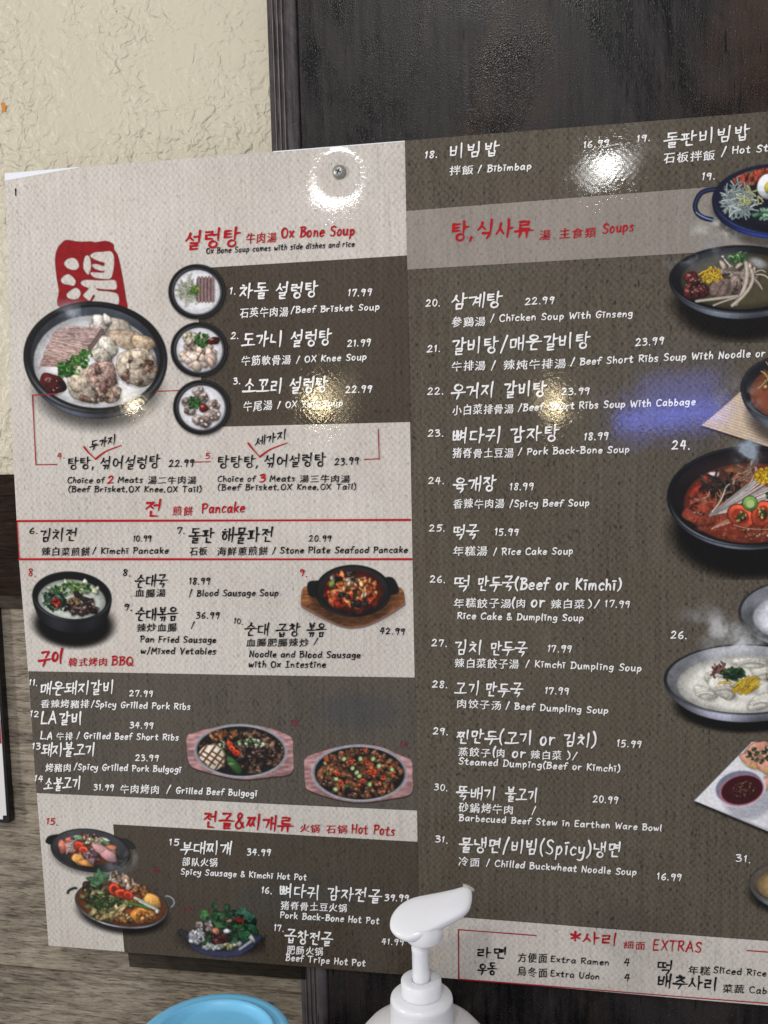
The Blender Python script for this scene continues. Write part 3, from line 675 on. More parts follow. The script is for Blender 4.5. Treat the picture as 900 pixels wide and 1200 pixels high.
K, C_, E_, N_, P_ = 'korean_name', 'chinese_name', 'english_name', 'item_number', 'price'
Rd, Bk, Wt, Fd = 'red_ink', 'black_ink', 'white_ink', 'faded_red_ink'
TXT = [
 ('설렁탕', 216, 291, 281, 287, 20, Rd, K, 2.4), ('牛肉湯', 288, 285, 324, 283, 12, Rd, C_), ('Ox Bone Soup', 330, 279, 415, 275.5, 11.5, Rd, E_, 1.8),
 ('Ox Bone Soup comes with side dishes and rice', 242, 297.5, 415, 289, 6.6, Bk, E_, .95),
 ('1.', 269, 345, 277, 345, 9, Wt, N_), ('차돌 설렁탕', 281, 350, 372, 347, 17, Wt, K), ('17.99', 408, 347, 435, 346, 9, Wt, P_),
 ('石英牛肉湯', 281, 371.5, 338, 370, 11, Wt, C_), ('/Beef Brisket Soup', 341, 367, 444, 363, 8.5, Wt, E_),
 ('2.', 271, 397, 280, 397, 9, Wt, N_), ('도가니 설렁탕', 283, 407, 388, 403.5, 17, Wt, K), ('21.99', 407, 406, 434, 405, 9, Wt, P_),
 ('牛筋軟骨湯', 283, 428, 341, 426, 11, Wt, C_), ('/ OX Knee Soup', 347, 425, 429, 421.5, 8.5, Wt, E_),
 ('3.', 274, 450, 282, 450, 8.5, Wt, N_), ('소꼬리 설렁탕', 285, 461, 384, 458.5, 17, Wt, K), ('22.99', 405, 460, 435, 459.5, 9, Wt, P_),
 ('牛尾湯', 285, 481, 319, 480, 11, Wt, C_), ('/ OX Tail Soup', 325, 478, 401, 475.5, 8.5, Wt, E_),
 ('두가지', 105, 528, 136, 519.5, 11, Bk, K, 1.3), ('4.', 67, 537, 76, 537, 7.5, Rd, N_), ('탕탕,', 79, 549, 110, 548.5, 13.5, Bk, K), ('섞어설렁탕', 117, 549.5, 187, 547.5, 14, Bk, K),
 ('22.99', 198, 547, 227, 546, 9, Bk, P_), ('5.', 241, 537.5, 250, 537, 7.5, Rd, N_),
 ('Choice of', 79, 566, 122, 566, 8, Bk, E_), ('2', 126, 566.5, 133, 566, 8, Rd, E_, 1.6), ('Meats', 138, 565.5, 167, 565.5, 8, Bk, E_), ('湯二牛肉湯', 173, 566.5, 230, 566.5, 9, Bk, C_),
 ('(Beef Brisket,OX Knee,OX Tail)', 80, 576.5, 236, 576.5, 8, Bk, E_),
 ('세가지', 299, 524, 336, 514, 11, Bk, K, 1.3), ('탕탕탕,', 254, 548, 303, 547, 13.5, Bk, K), ('섞어설렁탕', 309, 547.5, 381, 545.5, 14, Bk, K), ('23.99', 392, 545, 420, 543.5, 9, Bk, P_),
 ('Choice of', 255, 564.5, 299, 564, 8, Bk, E_), ('3', 304, 564.5, 311, 564, 8, Rd, E_, 1.6), ('Meats', 316, 564, 345, 564, 8, Bk, E_), ('湯三牛肉湯', 351, 565, 410, 565, 9, Bk, C_),
 ('(Beef Brisket,OX Knee,OX Tail)', 255.5, 574.5, 417, 573.5, 8, Bk, E_),
 ('전', 169, 605, 189, 604, 18, Rd, K, 2.2), ('煎餅', 202, 603.5, 226, 603.5, 10.5, Rd, C_), ('Pancake', 237, 601.5, 286, 600, 11, Rd, E_, 1.6),
 ('6.', 34.5, 625.5, 44, 625.5, 8, Bk, N_), ('김치전', 46, 634, 90, 633.5, 14.5, Bk, K), ('10.99', 156, 634.5, 177, 634.5, 8, Bk, P_),
 ('辣白菜煎餅', 48, 650.5, 105, 650.5, 9.5, Bk, C_), ('/ Kimchi Pancake', 108, 649, 197, 648.5, 8.5, Bk, E_),
 ('7.', 207, 625.5, 217, 625, 8.5, Bk, N_), ('돌판 해물파전', 221, 635.5, 320, 634.5, 16, Bk, K), ('20.99', 362, 634.5, 388, 634, 8, Bk, P_),
 ('石板', 222, 650, 243, 650, 9.5, Bk, C_), ('海鮮蔥煎餅', 254, 650, 314, 650, 9.5, Bk, C_), ('/ Stone Plate Seafood Pancake', 319, 648.5, 477, 647.5, 8.5, Bk, E_),
 ('8.', 33, 675, 42, 676, 8.5, Rd, N_, 1.0), ('8.', 143.5, 674.5, 153, 675, 8.5, Bk, N_), ('순대국', 157.5, 688, 195, 687.5, 14.5, Bk, K), ('18.99', 222, 684.5, 246, 684.5, 8.5, Bk, P_),
 ('血腸湯', 158, 699, 194, 699, 9.5, Bk, C_), ('/ Blood Sausage Soup', 222, 698.5, 326, 698, 8.5, Bk, E_),
 ('9.', 145, 714.5, 155, 715.5, 8.5, Bk, N_), ('순대볶음', 158.5, 726.5, 208, 726.5, 15, Bk, K), ('36.99', 230, 724.5, 257, 724.5, 8.5, Bk, P_),
 ('辣炒血腸', 160, 739.5, 207, 739.5, 9.5, Bk, C_), ('/', 224, 736, 228, 736, 7, Bk, E_, 1.1), ('Pan Fried Sausage', 164.5, 752.5, 253, 753, 8.5, Bk, E_), ('w/Mixed Vetables', 165, 766, 253, 766.5, 8.5, Bk, E_),
 ('10.', 274.5, 730, 285, 731.5, 7.5, Bk, N_), ('순대', 287, 744, 315, 744, 14, Bk, K), ('곱창', 323, 744.5, 351, 744.5, 14.5, Bk, K), ('볶음', 359, 745, 381, 745, 14.5, Bk, K),
 ('血腸肥腸辣炒', 288.5, 756.5, 362, 757, 9, Bk, C_), ('/', 367, 755, 372, 755, 7, Bk, E_, 1.1), ('Noodle and Blood Sausage', 292.5, 769.5, 422, 771, 8.5, Bk, E_), ('with Ox Intestine', 291.5, 781.5, 381.5, 782, 8.5, Bk, E_),
 ('42.99', 445, 742.5, 474, 743.5, 8.5, Bk, P_), ('9.', 351, 674, 360.5, 676, 9, Rd, N_),
 ('구이', 45.5, 780, 74, 777, 17, Rd, K, 2.3), ('韓式烤肉', 80, 780, 126, 780, 9.5, Rd, C_), ('BBQ', 131, 779.5, 156, 779.5, 10, Rd, E_, 1.5),
 ('11.', 34.5, 802.5, 44.5, 803.5, 8, Wt, N_), ('매운돼지갈비', 47, 814, 134, 812, 14.5, Wt, K), ('27.99', 152, 815.5, 179, 816, 8, Wt, P_),
 ('香辣烤豬排', 48, 828, 105, 829, 9, Wt, C_), ('/Spicy Grilled Pork Ribs', 107, 828, 223, 831.5, 8.5, Wt, E_),
 ('12', 36, 839, 46, 840, 8, Wt, N_), ('LA갈비', 48, 848, 97, 848, 14, Wt, K, 1.7), ('34.99', 152.5, 852.5, 179.5, 853.5, 8, Wt, P_),
 ('L.A 牛排', 48, 865.5, 86, 866.5, 8.5, Wt, C_), ('/ Grilled Beef Short Ribs', 90, 865, 209, 867.5, 8.5, Wt, E_),
 ('13', 38.5, 877, 48, 877.5, 8, Wt, N_), ('돼지불고기', 49, 885, 112, 885, 14.5, Wt, K), ('23.99', 159, 891, 186, 891.5, 8, Wt, P_),
 ('烤豬肉', 53.5, 903, 84, 903.5, 9.5, Wt, C_), ('/Spicy Grilled Pork Bulgogi', 87, 901.5, 212, 905, 8.5, Wt, E_),
 ('14', 41, 914.5, 51, 915.5, 8, Wt, N_), ('소불고기', 52, 925, 95, 924.5, 14.5, Wt, K), ('31.99', 110, 925.5, 133.5, 926, 8, Wt, P_),
 ('牛肉烤肉', 141, 928.5, 187, 929.5, 10, Wt, C_), ('/', 195, 929, 200, 929, 8, Wt, E_, 1.2), ('Grilled Beef Bulgogi', 206.5, 929.5, 301, 933, 8.5, Wt, E_),
 ('전골&찌개류', 238, 969, 342, 974, 17.5, Rd, K, 2.2), ('火锅', 351, 974, 375, 975, 9.5, Rd, C_), ('石锅', 382, 975.5, 407, 976.5, 9.5, Rd, C_), ('Hot Pots', 412, 976, 462, 979, 10.5, Rd, E_, 1.5),
 ('15.', 55, 965.5, 68, 966.5, 8.5, Rd, N_), ('15', 198.5, 990, 210, 991, 8.5, Wt, N_), ('부대찌개', 211, 1000, 271, 1001.5, 14.5, Wt, K), ('34.99', 289.5, 1001.5, 317, 1002.5, 8.5, Wt, P_),
 ('部队火锅', 213, 1013.5, 255, 1015, 9.5, Wt, C_), ('Spicy Sausage & Kimchi Hot Pot', 212, 1024.5, 359, 1031, 8, Wt, E_),
 ('16.', 306.5, 1046, 319, 1047, 8.5, Wt, N_), ('뼈다귀 감자전골', 328, 1050, 446, 1057, 15, Wt, K), ('39.99', 451, 1054.5, 479, 1056, 8.5, Wt, P_),
 ('猪脊骨土豆火锅', 329, 1064.5, 407, 1068, 9.5, Wt, C_), ('Pork Back-Bone Hot Pot', 328.5, 1075, 444, 1082, 8.5, Wt, E_),
 ('17.', 321.5, 1090, 333, 1091, 8.5, Wt, N_), ('곱창전골', 334, 1103, 389, 1107, 15, Wt, K), ('41.99', 447.5, 1105.5, 473, 1107, 8, Wt, P_),
 ('肥肠火锅', 336, 1116.5, 379, 1118.5, 9.5, Wt, C_), ('Beef Tripe Hot Pot', 335, 1125, 428, 1131.5, 8.5, Wt, E_),
 ('18.', 498, 186, 513, 184.5, 9, Wt, N_), ('비빔밥', 526.5, 185.5, 584, 181.5, 16, Wt, K), ('拌飯', 526.5, 205, 555, 203.5, 10.5, Wt, C_), ('/ Bibimbap', 560, 202.5, 622, 198.5, 9, Wt, E_),
 ('16,99', 684, 173.5, 713, 171, 8.5, Wt, P_), ('19.', 746.5, 166.5, 762, 165, 9, Wt, N_), ('돌판비빔밥', 777, 173, 878, 162.5, 16, Wt, K), ('石板拌飯', 777, 191, 838, 186.5, 11.5, Wt, C_),
 ('/', 845, 183, 850, 183, 10, Wt, E_, 1.4), ('Hot Stone Bibimbap', 858, 180.5, 985, 171, 9.5, Wt, E_), ('19.', 822.5, 211, 838, 210, 9.5, Wt, N_),
 ('탕,식사류', 528, 281, 623, 277, 20, Rd, K, 2.5), ('湯', 631.5, 281, 645, 280.5, 11.5, Rd, C_), ('主食類', 655, 279.5, 698, 277.5, 11.5, Rd, C_), ('Soups', 706, 273.5, 742, 270.5, 11, Rd, E_, 1.6),
 ('20.', 499, 359, 516, 358.5, 9, Wt, N_), ('삼계탕', 528, 362.5, 588, 359, 17, Wt, K), ('22.99', 615.5, 357, 649, 355.5, 9, Wt, P_), ('參鷄湯', 529, 382.5, 569, 381, 11, Wt, C_), ('/ Chicken Soup With Ginseng', 574.5, 377, 741, 371, 9, Wt, E_),
 ('21.', 500.5, 412.5, 516, 412, 9, Wt, N_), ('갈비탕/매운갈비탕', 528, 414.5, 691, 406.5, 17, Wt, K), ('23.99', 744.5, 405, 777.5, 403, 9.5, Wt, P_),
 ('牛排湯', 529, 434, 569, 433, 11, Wt, C_), ('/', 575.5, 433, 580, 433, 9, Wt, E_, 1.3), ('辣炖牛排湯', 589.5, 433, 663, 430.5, 11, Wt, C_), ('/ Beef Short Ribs Soup With Noodle or', 668.5, 428, 896, 417.5, 9.5, Wt, E_),
 ('22.', 501, 462.5, 520, 462, 9, Wt, N_), ('우거지 갈비탕', 528.5, 467, 640, 463, 17, Wt, K), ('23.99', 658, 462.5, 690.5, 461.5, 9, Wt, P_), ('小白菜排骨湯', 529.5, 485.5, 602, 484, 11, Wt, C_), ('/Beef Short Ribs Soup With Cabbage', 607, 481.5, 814, 474.5, 9.5, Wt, E_),
 ('23.', 501.5, 511.5, 520, 511, 9, Wt, N_), ('뼈다귀 감자탕', 530, 519, 654, 515.5, 17, Wt, K), ('18.99', 684.5, 515.5, 712.5, 514.5, 9.5, Wt, P_), ('猪脊骨土豆湯', 530, 536, 602, 535.5, 11, Wt, C_), ('/ Pork Back-Bone Soup', 607, 533, 737, 530, 9, Wt, E_),
 ('24.', 502, 567, 520.5, 567, 9, Wt, N_), ('육개장', 530.5, 576, 580, 574, 16.5, Wt, K), ('18.99', 597.5, 574, 625, 573.5, 9, Wt, P_), ('香辣牛肉湯', 531, 595, 591, 594.5, 10.5, Wt, C_), ('/Spicy Beef Soup', 597, 594, 690, 592.5, 9, Wt, E_),
 ('25.', 503, 622, 521.5, 622.5, 9, Wt, N_), ('떡국', 530.5, 631, 560, 630.5, 16, Wt, K), ('15.99', 580, 627, 607.5, 627, 9, Wt, P_), ('年糕湯', 530.5, 650.5, 571, 650, 10.5, Wt, C_), ('/ Rice Cake Soup', 578, 650, 671, 649, 9, Wt, E_),
 ('24.', 787.5, 526, 808.5, 526.5, 10, Wt, N_),
 ('26.', 504, 682, 522, 683, 9, Wt, N_), ('떡', 531.5, 692, 551, 692, 16, Wt, K), ('만두국', 559, 691.5, 602, 691, 16, Wt, K), ('(Beef or Kimchi)', 603.5, 690.5, 727, 691, 12.5, Wt, K, 2.0),
 ('年糕餃子湯', 531.5, 711, 599, 711.5, 10.5, Wt, C_), ('(肉', 600, 711.5, 616, 711.5, 10.5, Wt, C_), ('or', 622.5, 711, 638, 711, 12, Wt, E_, 1.9), ('辣白菜', 645, 712, 685, 712, 10.5, Wt, C_), (')/', 689, 711.5, 702, 711.5, 9.5, Wt, E_), ('17.99', 709, 711, 738, 711.5, 9, Wt, P_),
 ('Rice Cake & Dumpling Soup', 536, 725, 683, 727.5, 9, Wt, E_),
 ('27.', 506, 756.5, 524, 757.5, 9, Wt, N_), ('김치', 532, 766, 565, 766.5, 15.5, Wt, K), ('만두국', 574, 767, 617, 767.5, 15.5, Wt, K), ('17.99', 641.5, 763.5, 669.5, 764, 9, Wt, P_),
 ('辣白菜餃子湯', 532.5, 781, 608, 783, 10.5, Wt, C_), ('/ Kimchi Dumpling Soup', 616, 781, 751, 786.5, 9, Wt, E_),
 ('28.', 506.5, 805, 524.5, 806, 9, Wt, N_), ('고기', 533, 813, 561, 814, 15, Wt, K), ('만두국', 568.5, 815, 612, 816, 15.5, Wt, K), ('17.99', 638.5, 812.5, 666.5, 813.5, 9, Wt, P_),
 ('肉饺子汤', 535, 828.5, 587.5, 831, 10, Wt, C_), ('/ Beef Dumpling Soup', 592.5, 830.5, 712, 836, 9, Wt, E_),
 ('29.', 507.5, 860, 525, 861, 9, Wt, N_), ('찐만두(고기 or 김치)', 534.5, 870, 697, 874.5, 15, Wt, K, 1.8), ('15.99', 723, 874.5, 751, 875.5, 9, Wt, P_),
 ('蒸餃子', 536.5, 885, 575, 886.5, 10, Wt, C_), ('(肉', 577.5, 886, 592, 887, 10, Wt, C_), ('or', 600, 887, 615, 888, 11, Wt, E_, 1.8), ('辣白菜', 621.5, 888, 658, 889.5, 10, Wt, C_), (')/', 664, 889, 676, 889.5, 9, Wt, E_),
 ('Steamed Dumping(Beef or Kimchi)', 537.5, 895.5, 726, 904, 9, Wt, E_),
 ('30.', 509, 925, 524.5, 927, 8.5, Wt, N_), ('뚝배기', 534, 936, 581, 937.5, 15, Wt, K), ('불고기', 592, 938, 630, 939, 15, Wt, K), ('20.99', 695, 939.5, 723.5, 941, 9, Wt, P_),
 ('砂鍋烤牛肉', 537, 950.5, 602, 954, 10.5, Wt, C_), ('/', 623, 953.5, 628, 953.5, 8, Wt, E_, 1.2), ('Barbecued Beef Stew in Earthen Ware Bowl', 538, 961.5, 775, 973, 8.5, Wt, E_),
 ('31.', 510, 986, 525, 988, 8.5, Wt, N_), ('물냉면/비빔(Spicy)냉면', 537.5, 997, 727, 1003.5, 16, Wt, K, 1.8), ('冷面', 537, 1013.5, 562, 1015, 10, Wt, C_), ('/ Chilled Buckwheat Noodle Soup', 570, 1014.5, 745, 1025, 8.8, Wt, E_),
 ('16.99', 770, 1029.5, 798, 1031.5, 9, Wt, P_), ('31.', 862, 1008, 879.5, 1010.5, 9, Wt, N_), ('26.', 786, 747.5, 805, 748.5, 9.5, Wt, N_),
 ('*사리', 668, 1104.5, 724, 1107, 14, Rd, K, 2.1), ('細面', 730.5, 1110, 756, 1112, 9, Rd, C_), ('EXTRAS', 765, 1112.5, 821, 1115.5, 12, Rd, E_, 1.5),
 ('라면', 559, 1122, 594, 1123, 12, Bk, K, 1.75), ('우동', 560, 1140.5, 581, 1141.5, 13, Bk, K, 1.7), ('方便面', 606, 1126, 641, 1128, 10.5, Bk, C_), ('Extra Ramen', 645, 1126.5, 713, 1131, 8, Bk, E_), ('4', 731, 1131, 737.5, 1131.5, 8, Bk, P_, 1.3),
 ('烏冬面', 606, 1142, 641, 1145, 10.5, Bk, C_), ('Extra Udon', 645, 1143.5, 702, 1147.5, 8, Bk, E_), ('4', 731, 1149, 737.5, 1149.5, 8, Bk, P_, 1.3),
 ('떡', 769.5, 1140, 788, 1141, 15, Bk, K, 1.9), ('年糕', 806, 1140.5, 832, 1142.5, 10, Bk, C_), ('Sliced Rice Cake', 835.5, 1139.5, 930, 1146.5, 8.5, Bk, E_),
 ('배추사리', 769.5, 1156, 841, 1160, 15, Bk, K, 2.0), ('菜蔬', 846, 1162, 872, 1163.5, 10, Bk, C_), ('Cabbage', 878, 1163, 925, 1166.5, 8.5, Bk, E_),
 ('12.', 341, 850, 352, 851, 7, Fd, N_, 1.1), ('14.', 468.5, 876, 481, 877, 7, Fd, N_, 1.1), ('16', 179, 1022, 187, 1023, 6, Fd, N_, 1.0), ('17', 214, 1069, 223, 1070, 6, Fd, N_, 1.0),
]
for t_ in TXT:
    write(t_[0], *t_[1:6], t_[6], t_[7], w=(t_[8] if len(t_) > 8 else None))

# ------------------------------------------------------------------ screw through the menu
sc_ = empty('screw', 'small round-headed cross screw holding the menu near its top edge', 'screw', P(397.5, 201.5, -0.0005))
c0 = P(397.5, 201.5, 0.0)
prof = [(0.0001, -0.0026), (0.0016, -0.0026), (0.0026, -0.0023), (0.0036, -0.0016), (0.0041, -0.0006), (0.0042, 0.0004), (0.0040, 0.0008)]
def lathe_y(name, prof, mat, parent, c, seg=48, label=None):
    V = []; Fq = []
    for (r, y) in prof:
        for k in range(seg):
            a = 2 * math.pi * k / seg; V.append((c[0] + r * math.cos(a), c[1] + y, c[2] + r * math.sin(a)))
    for i in range(len(prof) - 1):
        for k in range(seg): Fq.append((i * seg + k, i * seg + (k + 1) % seg, (i + 1) * seg + (k + 1) % seg, (i + 1) * seg + k))
    return mesh_np(name, V, Fq, mat, parent, label, smooth=True)
lathe_y('screw_head', prof, 'screw_metal', sc_, c0)
lathe_y('shank', [(0.0019, 0.0006), (0.0019, 0.012), (0.0012, 0.019), (0.0001, 0.021)], 'screw_metal', sc_, c0, 20)
bm = bmesh.new(); a0 = math.radians(28)
for r in (0, math.pi / 2):
    b2 = box_bm(-0.0017, 0.0017, -0.00266, -0.0024, -0.00042, 0.00042)
    b2.transform(Matrix.Rotation(a0 + r, 4, 'Y')); b2.transform(Matrix.Translation((0, 0.00002 if r else 0, 0)))
    b2.transform(Matrix.Translation(c0)); me_ = bpy.data.meshes.new('tmp'); b2.to_mesh(me_); bm.from_mesh(me_); b2.free()
bm_obj('cross_slot', bm, 'recess_dark', sc_)

# ------------------------------------------------------------------ framed sign at the left edge
sg = empty('framed_sign', 'black framed white and red sign cut off by the left edge of the photo', 'sign', P(-60, 965, 0.012))
SD = 0.0135
def corner(x, y, d): X, Z = at(x, y, d); return float(X), float(Z)
fx1, fz0 = corner(11.5, 965, SD); wx1, wz0 = corner(8.6, 960, SD)
fz1 = corner(8, 640, SD)[1] ; fx0 = fx1 - 0.16
fz1 = fz0 + 0.155
bm_obj('frame', box_bm(fx0, fx1, SD, PLANK - 0.0006, fz0, fz1, 0.0012), 'sign_frame', sg)
bm = box_bm(fx0 + 0.003, wx1, SD - 0.0008, SD - 0.0001, wz0, fz1 - 0.003)
ed = [e for e in bm.edges if abs(e.verts[0].co.y - e.verts[1].co.y) > 0.0005]
bmesh.ops.bevel(bm, geom=ed, offset=0.003, segments=5, affect='EDGES'); bm_obj('sign_face', bm, 'sign_face', sg)
rz1 = corner(6, 843, SD)[1]; rz0 = corner(7, 871, SD)[1]
bm_obj('red_band', box_bm(fx0 + 0.0034, wx1 - 0.0002, SD - 0.0011, SD - 0.0009, rz0, rz1), 'sign_red', sg)

# ------------------------------------------------------------------ pump bottle
def axis_at(px, py, depth): X, Z = at(px, py, depth); return float(X), depth, float(Z)
PD = -0.070
ax, _, az = axis_at(493.5, 1147, PD)       # top of the small ring on the pump's axis
pump = empty('pump_bottle', 'white plastic pump bottle in front of the menu, dried soap on its nozzle', 'pump bottle', (ax, PD, az - 0.19))
c = (ax, PD, az)
lathe('neck_ring', [(0.0052, -0.008), (0.0053, -0.0003), (0.0058, 0.0), (0.0108, 0.0), (0.0114, -0.0006), (0.0115, -0.0075), (0.0117, -0.0082)], 'white_plastic', pump, c)
lathe('collar', [(0.0100, -0.0080), (0.0150, -0.0092), (0.0166, -0.0098), (0.0174, -0.0106), (0.0177, -0.0120)], 'white_plastic', pump, c, label='smooth shoulder of the screw collar')
lathe('ribbed_collar', [(0.0176, -0.0120), (0.0177, -0.0128), (0.0178, -0.0140), (0.0179, -0.0254), (0.0178, -0.0262)], 'white_plastic', pump, c, seg=128, rib=(-0.0256, -0.0139, 64, 0.0008))
lathe('bottle', [(0.0150, -0.0255), (0.0158, -0.0262), (0.0200, -0.0262), (0.0262, -0.0280), (0.0325, -0.0318), (0.0372, -0.0375), (0.0396, -0.0450), (0.0402, -0.060), (0.0400, -0.175), (0.0350, -0.184), (0.0320, -0.188), (0.0001, -0.189)], 'bottle_plastic', pump, c)
lathe('stem', [(0.0049, -0.012), (0.0049, 0.0165), (0.0051, 0.0170), (0.0051, 0.0200), (0.0049, 0.0204), (0.0049, 0.0225), (0.0058, 0.0232)], 'white_plastic', pump, c)
# skirt under the head
lathe('skirt', [(0.0052, 0.0212), (0.0072, 0.0222), (0.0098, 0.0240), (0.0107, 0.0252), (0.0110, 0.0305), (0.0106, 0.034)], 'white_plastic', pump, (ax + 0.0022, PD, az))
# head: a tear-shaped cap, its top tilted toward the camera
hc = Vector((ax + 0.0015, PD, az + 0.0385)); nrm = Vector((-0.10, -0.42, 0.90)).normalized()
def on_plane(px, py):
    a = Vector((0, -D, Z0)); q = P(px, py, 0.0) - a; t = (hc - a).dot(nrm) / q.dot(nrm); return a + q * t
out = [(456, 1083), (457.5, 1073), (463, 1064), (472, 1056), (484, 1050.5), (500, 1047), (518, 1043.5), (534, 1040), (544, 1037.4), (550.5, 1038.5), (552.6, 1045), (551.5, 1055), (547, 1064),
       (538, 1071), (525, 1078), (511, 1085.5), (499, 1092), (487, 1097), (476, 1098.5), (466, 1095.5), (459, 1090)]
q = np.array(out, float); n_ = len(q); cr = []
for i in range(n_):
    p0, p1, p2, p3 = q[i - 1], q[i], q[(i + 1) % n_], q[(i + 2) % n_]
    for t in (0, .25, .5, .75):
        cr.append(0.5 * (2 * p1 + (p2 - p0) * t + (2 * p0 - 5 * p1 + 4 * p2 - p3) * t * t + (3 * p1 - p0 - 3 * p2 + p3) * t ** 3))
ring = [on_plane(x, y) for x, y in cr]; cen = sum(ring, Vector()) / len(ring)
layers = [(0.0, 0.0012), (0.35, 0.0011), (0.65, 0.0008), (0.86, 0.0002), (0.95, -0.0004), (0.99, -0.0012), (1.0, -0.0024), (0.985, -0.0042), (0.93, -0.0056), (0.80, -0.0064), (0.45, -0.0068)]
V = []; Fq = []; m = len(ring)
for (s_, dz) in layers:
    for r in ring:
        p = cen + (r - cen) * max(s_, 0.002) + nrm * dz
        # shallow valley running out along the spout
        V.append(tuple(p))
for i in range(len(layers) - 1):
    Fq += [(i * m + k, i * m + (k + 1) % m, (i + 1) * m + (k + 1) % m, (i + 1) * m + k) for k in range(m)]
mesh_np('pump_head', V, Fq, 'white_plastic', pump, smooth=True)
bm = bmesh.new(); bmesh.ops.create_icosphere(bm, subdivisions=3, radius=1.0); tip = on_plane(548.5, 1038.5)
for v in bm.verts:
    k = 1 + 0.35 * math.sin(v.co.x * 7 + v.co.z * 5) * math.sin(v.co.y * 6 + 1)
    v.co = Vector((v.co.x * 0.0029 * k, v.co.y * 0.0016 * k, v.co.z * 0.0013 * k)) + tip - nrm * 0.0012
    v.co.z -= (v.co.x - tip.x) * 0.45
bm_obj('soap_crust', bm, 'dried_soap', pump, smooth=True, label='dried soap on the nozzle tip')

# ------------------------------------------------------------------ blue lid
LD = -0.085
lx, _, lz = axis_at(248.5, 1214, LD)
hb = lz - (az - 0.189)
lid = empty('plastic_tub', 'round tub with a light blue lid, cut off by the bottom edge of the photo', 'tub', (lx, LD, lz - hb))
c = (lx, LD, lz)
lathe('lid', [(0.0001, -0.0040), (0.0290, -0.0040), (0.0325, -0.0036), (0.0340, -0.0010), (0.0352, 0.0003), (0.0362, 0.0), (0.0372, -0.0014), (0.0385, -0.0018), (0.0410, -0.0012), (0.0440, -0.0015), (0.0456, -0.0030), (0.0464, -0.0056), (0.0467, -0.016), (0.0463, -0.0166), (0.0430, -0.0166)], 'blue_plastic', lid, c, seg=160)
lathe('tub_body', [(0.0430, -0.0160), (0.0432, -hb + 0.012), (0.0420, -hb + 0.002), (0.0400, -hb), (0.0001, -hb)], 'bottle_plastic', lid, c)
zc = az - 0.189
ct = bm_obj('counter', box_bm(Xl + 0.01, Xr - 0.01, -0.20, TRIM - 0.001, zc - 0.03, zc, 0.002), 'counter'); ct['kind'] = 'structure'
# ------------------------------------------------------------------ printed dish photographs (flat print painted on a fine mesh)
def vnoise(X, Y, s, seed):
    r = np.random.default_rng(seed); N = 64; T = r.random((N, N))
    x = X / s; y = Y / s; xi = np.floor(x).astype(int); yi = np.floor(y).astype(int); fx = x - xi; fy = y - yi
    fx = fx * fx * (3 - 2 * fx); fy = fy * fy * (3 - 2 * fy)
    g = lambda a, b: T[(yi + b) % N, (xi + a) % N]
    return (g(0, 0) * (1 - fx) + g(1, 0) * fx) * (1 - fy) + (g(0, 1) * (1 - fx) + g(1, 1) * fx) * fy
def fbm(X, Y, s, seed, o=4):
    v = 0; a = 1; t = 0
    for k in range(o): v = v + a * vnoise(X, Y, s / 2 ** k, seed + k * 17); t += a; a *= 0.55
    return v / t
def sst(a, b, x):
    t = np.clip((x - a) / (b - a), 0, 1); return t * t * (3 - 2 * t)
